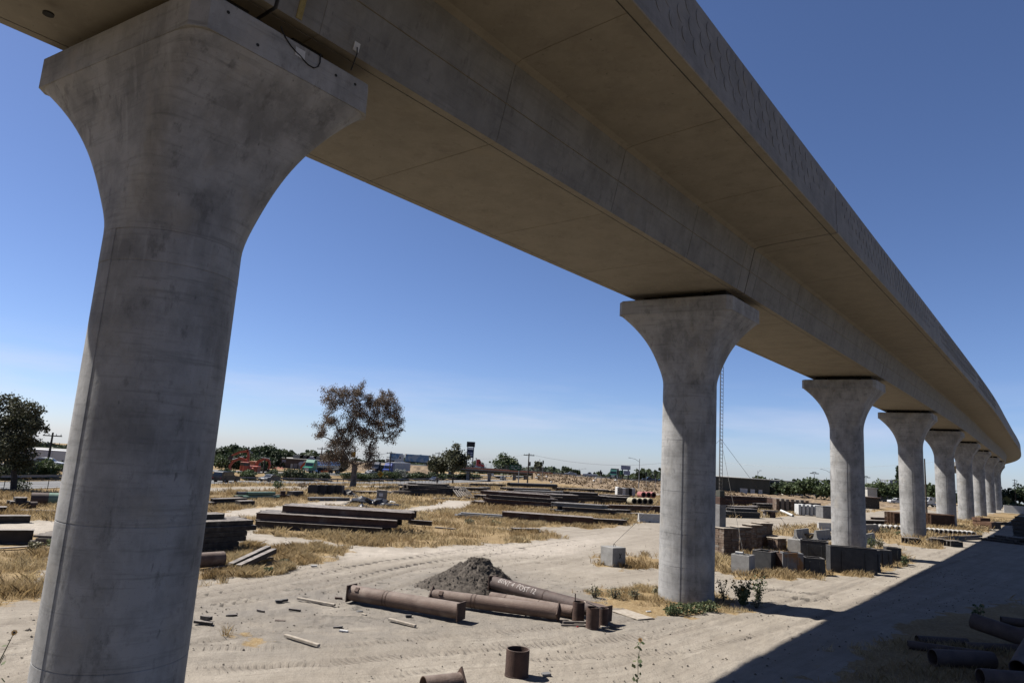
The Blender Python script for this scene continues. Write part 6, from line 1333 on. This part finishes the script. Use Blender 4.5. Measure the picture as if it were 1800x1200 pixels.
building(1518, 1546, 170, 2.6, 6, 'timberd', 'dark open shed with a rusty roof right of the third pier', roof='rustp', py=885, zg=0)
building(1525, 1542, 232, ztop(1530, 858, 232), 10, 'cream', 'pale building between trees right of the third pier', py=872)
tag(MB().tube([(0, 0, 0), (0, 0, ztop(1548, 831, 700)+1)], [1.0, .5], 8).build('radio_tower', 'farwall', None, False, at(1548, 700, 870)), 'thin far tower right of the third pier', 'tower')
# white vehicles beyond the piers
a = at(1577, 225, 888); car((a.x, a.y, 0), R(185), 'pwhite', 'white pickup parked left of the fourth pier', 'pickup')
a = at(1556, 235, 888); q = thing('flat_trailer', 'slant sided grey trailer beside the white pickup', 'trailer', (a.x, a.y, 0)); MB().prism([(-2.4, .5), (2.4, .5), (2.4, .9), (1.3, 2.4), (-2.4, 2.4)], -1.2, 1.2).build('body', 'gsteel', q); wheels(q, (-1, 1), 1.0, .4)
a = at(1640, 215, 890); semi((a.x, a.y, 0), R(182), 'pwhite', 'white', 'white box truck between the fourth and fifth piers', trailer=False, cabh=2.9)
# ------------------------------------------------------------------ poles, lamps and signs
def pole(px, Y, py_top, lab, arms=1, rz=0.3, py=845, lean=0.0, tr=False, zb=None):
    b_ = at(px, Y, py); b_.z = b_.z if zb is None else zb; h = D(px, py_top, Y).z-b_.z; q = thing('utility_pole', lab, 'utility pole', b_, rz, 'utility poles')
    MB().tube([(0, 0, -.2), (lean*.5, 0, h*.5), (lean, 0, h)], [.2, .17, .13], 8).build('pole', 'wood_pole', q)
    for k in range(arms):
        z = h-.5-k*1.3; ar = MB().box((lean, 0, z), (2.6-.2*k, .14, .16)).build('crossarm', 'wood_pole', q)
        for s in (-1.15, -.5, .5, 1.15): MB().tube([(lean+s, 0, z+.08), (lean+s, 0, z+.3)], .05, 6).build('insulator', 'galv', ar)
    if tr: MB().tube([(lean+.3, 0, h-3), (lean+.3, 0, h-2)], .25, 10).build('transformer', 'gsteel', q)
    return Vector((b_.x, b_.y, b_.z+h-.2))
t1 = pole(81, 105, 759, 'utility pole behind the left tree', 2, .2, 830)
t2 = pole(560, 190, 785, 'utility pole left of the dead tree behind the tanker', 3, .2)
t3 = pole(683, 215, 793, 'utility pole behind the blue truck', 3, .2)
t4 = pole(768, 240, 794, 'utility pole behind the tree left of the overpass', 1, .2)
t5 = pole(927, 165, 796, 'utility pole in front of the right end of the overpass', 1, .2, 850, tr=True)
t6 = pole(1628, 150, 806, 'tall dark utility pole between the fourth and fifth piers', 0, .2, 880)
pole(503, 260, 791, 'far utility pole above the round trees', 1, .4); pole(1785, 330, 842, 'far utility pole at the right edge', 2, .3, 870); pole(1440, 330, 843, 'far utility pole left of the third pier', 1, .3, 870)
pole(1677, 190, 845, 'dark pole beside the fifth pier', 0, .3, 880); pole(461, 150, 806, 'pale light pole before the round trees', 0, .2)
for A, B, lb in ((t5, D(1175, 812, 190), 'long power line from the pole over the ramp'), (t5, t4, 'power line from the overpass pole to the tree'), (t4, t3, 'power line behind the approach trucks'), (D(1262, 811, 210), D(1640, 812, 160), 'power line crossing behind the second and third piers'), (t2, t3, 'power line behind the dead tree')):
    n = 14; tag(MB().tube([A.lerp(B, k/n)+Vector((0, 0, -1.6*4*(k/n)*(1-k/n))) for k in range(n+1)], .022, 4).build('power_line', 'galv'), lb, 'power line', 'power lines')
def lamp(px, Y, py_top, lab, armpx=-1, py=850, twin=False, zb=None):
    b_ = at(px, Y, py); h = D(px, py_top, Y).z-b_.z; q = thing('street_lamp', lab, 'street lamp', b_, 0, 'street lamps'); MB().tube([(0, 0, 0), (0, 0, h)], [.13, .08], 8).build('pole', 'galv', q)
    if twin:
        for s in (-1, 1): MB().box((s*.9, 0, h+.05), (1.1, .5, .25)).build('lamp_head', 'dsteel', q); MB().box((s*.4, 0, h), (.8, .1, .08)).build('arm', 'dsteel', q)
        MB().box((0, .1, h+.4), (1.2, .5, .25)).build('lamp_head', 'dsteel', q)
    else:
        MB().tube([(0, 0, h-.9), (armpx*1.2, 0, h-.2), (armpx*2.8, 0, h+.15)], .05, 6).build('arm', 'galv', q); MB().box((armpx*3.0, 0, h+.13), (.7, .28, .14)).build('lamp_head', 'galv', q)
lamp(1123, 205, 806, 'street lamp with a curved arm on the ramp', -1); lamp(661, 260, 796, 'street lamp right of the dead tree', 1); lamp(1017, 330, 823, 'small far street lamp above the ramp', 1)
lamp(1332, 230, 827, 'single car park lamp above the olive warehouse', .3, 870); lamp(1432, 240, 832, 'car park lamp with several heads left of the third pier', 1, 870, True); lamp(1523, 250, 839, 'car park lamp with several heads beside the third pier', 1, 870, True); lamp(1460, 235, 826, 'curved street lamp touching the third pier', -1, 870)
# tall pylon sign
Y = 300.; a = at(825, Y, 820); q = thing('pylon_sign', 'tall dark pylon sign above the overpass', 'sign', a, R(-8)); k_ = Y/1200
def zz(py): return D(826, py, Y).z-a.z
for s in (-1, 1): MB().box((s*5.2*k_, 0, zz(805)/2+3), (.45, .45, zz(790))).build('post', 'galv', q)
MB().box((0, 0, (zz(776)+zz(785))/2), (14*k_, .9, zz(776)-zz(785))).build('top_panel', 'signblack', q)
MB().box((0, 0, (zz(786)+zz(789))/2), (11*k_, .7, zz(786)-zz(789))).build('pale_strip', 'signwhite', q)
pn = MB().box((0, 0, (zz(789.3)+zz(804))/2), (11.4*k_, .8, zz(789.3)-zz(804))).build('price_panel', 'signblue', q)
for x_, y_ in ((-2.8, 796), (2.2, 796), (-2.6, 800), (2.4, 800)): MB().box((x_*k_, -.42, zz(y_)), (4*k_, .04, 2.2*k_)).build('price_field', 'signpale', pn)
# green sign, yellow diamond, billboard
a = at(911, 160, 850); q = thing('road_sign', 'green highway sign with white lettering before the overpass', 'sign', a, R(4)); k_ = 160/1200
def zz(py): return D(905, py, 160).z-a.z
MB().box((-.9, 0, (zz(816.5)+zz(826.5))/2), (20*k_, .06, zz(816.5)-zz(826.5))).build('sign_panel', 'signgreen', q)
for x_, y_, w_ in ((-5.5, 819, 4), (1, 819, 4), (6, 819, 3), (-4.5, 822, 7), (5.5, 822, 4), (0, 824.5, 5)): MB().box((-.9+x_*k_, -.04, zz(y_)), (w_*k_, .02, .8*k_)).build('lettering', 'signwhite', q)
MB().tube([(0, .1, 0), (0, .1, zz(816.5))], .12, 8).build('post', 'galv', q)
a = at(667, 126, 853); q = thing('warning_sign', 'yellow diamond warning sign right of the dead tree', 'sign', a, R(5)); h = D(667, 833, 126).z-a.z
MB().box((0, 0, h), (.85, .04, .85), 0, 0, R(45)).build('sign_panel', 'signyellow', q); MB().box((-.08, -.03, h), (.1, .02, .5), 0, 0, R(20)).build('symbol', 'black', q); MB().box((.12, -.03, h+.1), (.3, .02, .1)).build('symbol', 'black', q); MB().tube([(0, .06, 0), (0, .06, h+.4)], .05, 6).build('post', 'wood_pole', q)
a = at(634, 150, 850); h = D(616, 798, 150).z-a.z; q = thing('board_sign', 'faded yellow board sign seen through the dead tree', 'sign', at(616, 150, 850)); MB().box((0, 0, h), (1.0, .1, 1.2)).build('sign_panel', 'signyellow', q); MB().tube([(0, .1, 0), (0, .1, h-.8)], .08, 6).build('post', 'wood_pole', q)
Y = 260.; a = at(1099, Y, 845); q = thing('billboard', 'two panel billboard above the ramp', 'billboard', a); k_ = Y/1200
def zz(py): return D(1099, py, Y).z-a.z
MB().box((0, 0, (zz(818)+zz(825))/2), (16.5*k_, .5, 7*k_)).build('top_panel', 'signpale', q); MB().box((-6.2*k_, 0, (zz(827)+zz(834))/2), (4.4*k_, .5, 7*k_)).build('green_panel', 'signgreen', q); MB().box((2.4*k_, 0, (zz(827)+zz(834))/2), (11*k_, .5, 7*k_)).build('lower_panel', 'signpale', q)
for s in (-5, 5): MB().box((s*k_, .4, zz(818)/2), (.4, .4, zz(818))).build('post', 'dsteel', q)
for k, (px, py) in enumerate(((953, 812), (1055, 829), (1057, 832), (1085, 830), (1136, 833), (1152, 836))):
    a = at(px, 215, 845); h = D(px, py, 215).z-a.z; q = thing('traffic_signal', 'small dark traffic signal on the skyline of the ramp', 'traffic signal', a, 0, 'traffic signals on the ramp'); MB().tube([(0, 0, 0), (0, 0, h)], .07, 6).build('pole', 'galv', q); MB().box((0, -.15, h), (.4, .25, 1.1)).build('signal_head', 'signblack', q)
# ------------------------------------------------------------------ weeds and sunflowers
def sunflower(c, h, nst, spread, nfl, lab, seed=1, leaf=.11, m='leaf_weed', nl=26):
    rg = np.random.default_rng(seed); q = thing('sunflower_plant', lab, 'plant', c, 0); st = MB(); P_ = []; fl = 0
    for k in range(nst):
        a = rg.uniform(0, 6.28); d = spread*math.sqrt(rg.uniform(0, 1)); hh = h*rg.uniform(.6, 1); pts = [Vector((math.cos(a)*d*.2*t+d*t*t*math.cos(a)*.8+.02*math.sin(9*t+k), math.sin(a)*d*t, hh*t)) for t in (0, .3, .6, .85, 1)]
        st.tube(pts, [.013, .011, .009, .006, .004], 5)
        for _ in range(nl):
            t = rg.uniform(.08, 1); p_ = pts[0].lerp(pts[-1], t); P_.append((p_.x+rg.normal(0, .07), p_.y+rg.normal(0, .07), hh*t))
        if fl < nfl:
            fl += 1; p_ = pts[-1]; nn = Vector((rg.normal(0, .5), -.8, .45)).normalized(); u = nn.cross(Vector((0, 0, 1))).normalized(); v = nn.cross(u); r = .05; mm = MB()
            for j in range(12):
                b_ = j*math.pi/6; d1 = u*math.cos(b_)+v*math.sin(b_); d2 = u*math.cos(b_+.28)+v*math.sin(b_+.28); d3 = u*math.cos(b_-.28)+v*math.sin(b_-.28); mm.add([p_+d1*.35*r, p_+d2*r*.85, p_+d1*1.55*r+nn*.01, p_+d3*r*.85], [(0, 1, 2, 3)])
            f_ = mm.build('flower', 'petal', q); MB().tube([p_-nn*.012, p_+nn*.018], r*.5, 10).build('flower_centre', 'bark', f_)
    st.build('stems', 'stem', q); cards('leaves', P_, leaf, m, q, rg); return q
sunflower(G(1306, 1064), 1.35, 16, .5, 6, 'leafy sunflower bush right of the second pier', 1, .12, nl=46)
sunflower(G(1334, 1058), 1.4, 9, .45, 4, 'sparser sunflower bush beside the leafy one', 2, .11, nl=30)
sunflower(G(1272, 1056), 1.1, 6, .35, 1, 'thin weed at the right edge of the second pier', 3, .09, 'leaf_grey')
sunflower(G(1120, 1206), 1.35, 1, .06, 1, 'single tall sunflower at the bottom of the picture', 4, .13, nl=24)
sunflower(G(1722, 1102), 1.3, 5, .2, 1, 'sunflower in the shade before the pipe heap', 5, .12)
# two tall stems at the lower left corner, close to the viewer
def tall_stem(px, py_top, Y, lab, flower, seed):
    t = D(px, py_top, Y); rg = np.random.default_rng(seed); q = thing('sunflower_plant', lab, 'plant', (t.x-.25, t.y, 0)); h = t.z; pts = [Vector((0, 0, 0)), Vector((.02, 0, h*.5)), Vector((.08, 0, h*.85)), Vector((.25, 0, h))]
    MB().tube(pts, [.02, .015, .01, .005], 6).build('stems', 'stem', q); P_ = []
    for k in range(40): z = rg.uniform(.1, .96)*h; P_.append((.05+.2*max(0, z/h-.8)+rg.normal(0, .1), rg.normal(0, .1), z))
    cards('leaves', P_, .13, 'leaf_weed', q, rg)
    if flower:
        p_ = pts[-1]; nn = Vector((.35, -.85, .3)).normalized(); u = nn.cross(Vector((0, 0, 1))).normalized(); v = nn.cross(u); r = .035; mm = MB()
        for j in range(12):
            b_ = j*math.pi/6; d1 = u*math.cos(b_)+v*math.sin(b_); d2 = u*math.cos(b_+.28)+v*math.sin(b_+.28); d3 = u*math.cos(b_-.28)+v*math.sin(b_-.28); mm.add([p_+d1*.35*r, p_+d2*r*.85, p_+d1*1.55*r, p_+d3*r*.85], [(0, 1, 2, 3)])
        f_ = mm.build('flower', 'petal', q); MB().tube([p_-nn*.01, p_+nn*.015], r*.5, 10).build('flower_centre', 'bark', f_)
tall_stem(25, 1111, 11.5, 'tall sunflower stem with one yellow flower at the lower left corner', True, 8)
tall_stem(8, 1150, 11.0, 'leafy weed stem at the lower left corner', False, 9)
for k, (px, py, r, h, mm) in enumerate(((1195, 1078, .55, .5, 'leaf_weed'), (1220, 1076, .6, .45, 'leaf_weed'), (1245, 1074, .5, .5, 'leaf_weed'), (1180, 1080, .35, .35, 'leaf_weed'))): shrub(G(px, py), r, r*.8, h, 420, mm, 'low green creeper at the foot of the second pier, %s' % ('second from the left', 'third from the left', 'rightmost', 'leftmost')[k], 'creeper at the second pier', 'creeper', .09, True, 300+k, 'creeper')
for k, (px, py, r, h) in enumerate(((1080, 1052, .5, .6), (1045, 1050, .4, .55), (1115, 1052, .4, .5), (1155, 1045, .3, .4), (1330, 1068, .35, .4))): shrub(G(px, py), r, r*.8, h, 260, 'leaf_grey', 'grey green weed tuft around the second pier', 'weed tufts at the second pier', 'weed_tuft', .07, True, 320+k, 'weed')
for k, (px, py, r, h) in enumerate(((1532, 964, .5, 1.2), (1546, 962, .5, .9), (1590, 995, .3, .8), (1100, 915, .6, .4), (1065, 918, .8, .5), (825, 920, .7, .5), (870, 922, .6, .4), (500, 992, .35, .3), (470, 1008, .3, .3), (60, 968, .4, .5), (95, 962, .4, .5), (1555, 936, .7, .6), (1580, 940, .6, .5), (1720, 938, .8, .5))): shrub(G(px, py), r, r*.8, h, 260, 'leaf_grey' if k % 2 else 'leaf_weed', 'scattered green weed in the dry grass of the yard', 'scattered yard weeds', 'weed_tuft', .12, True, 340+k, 'weed')
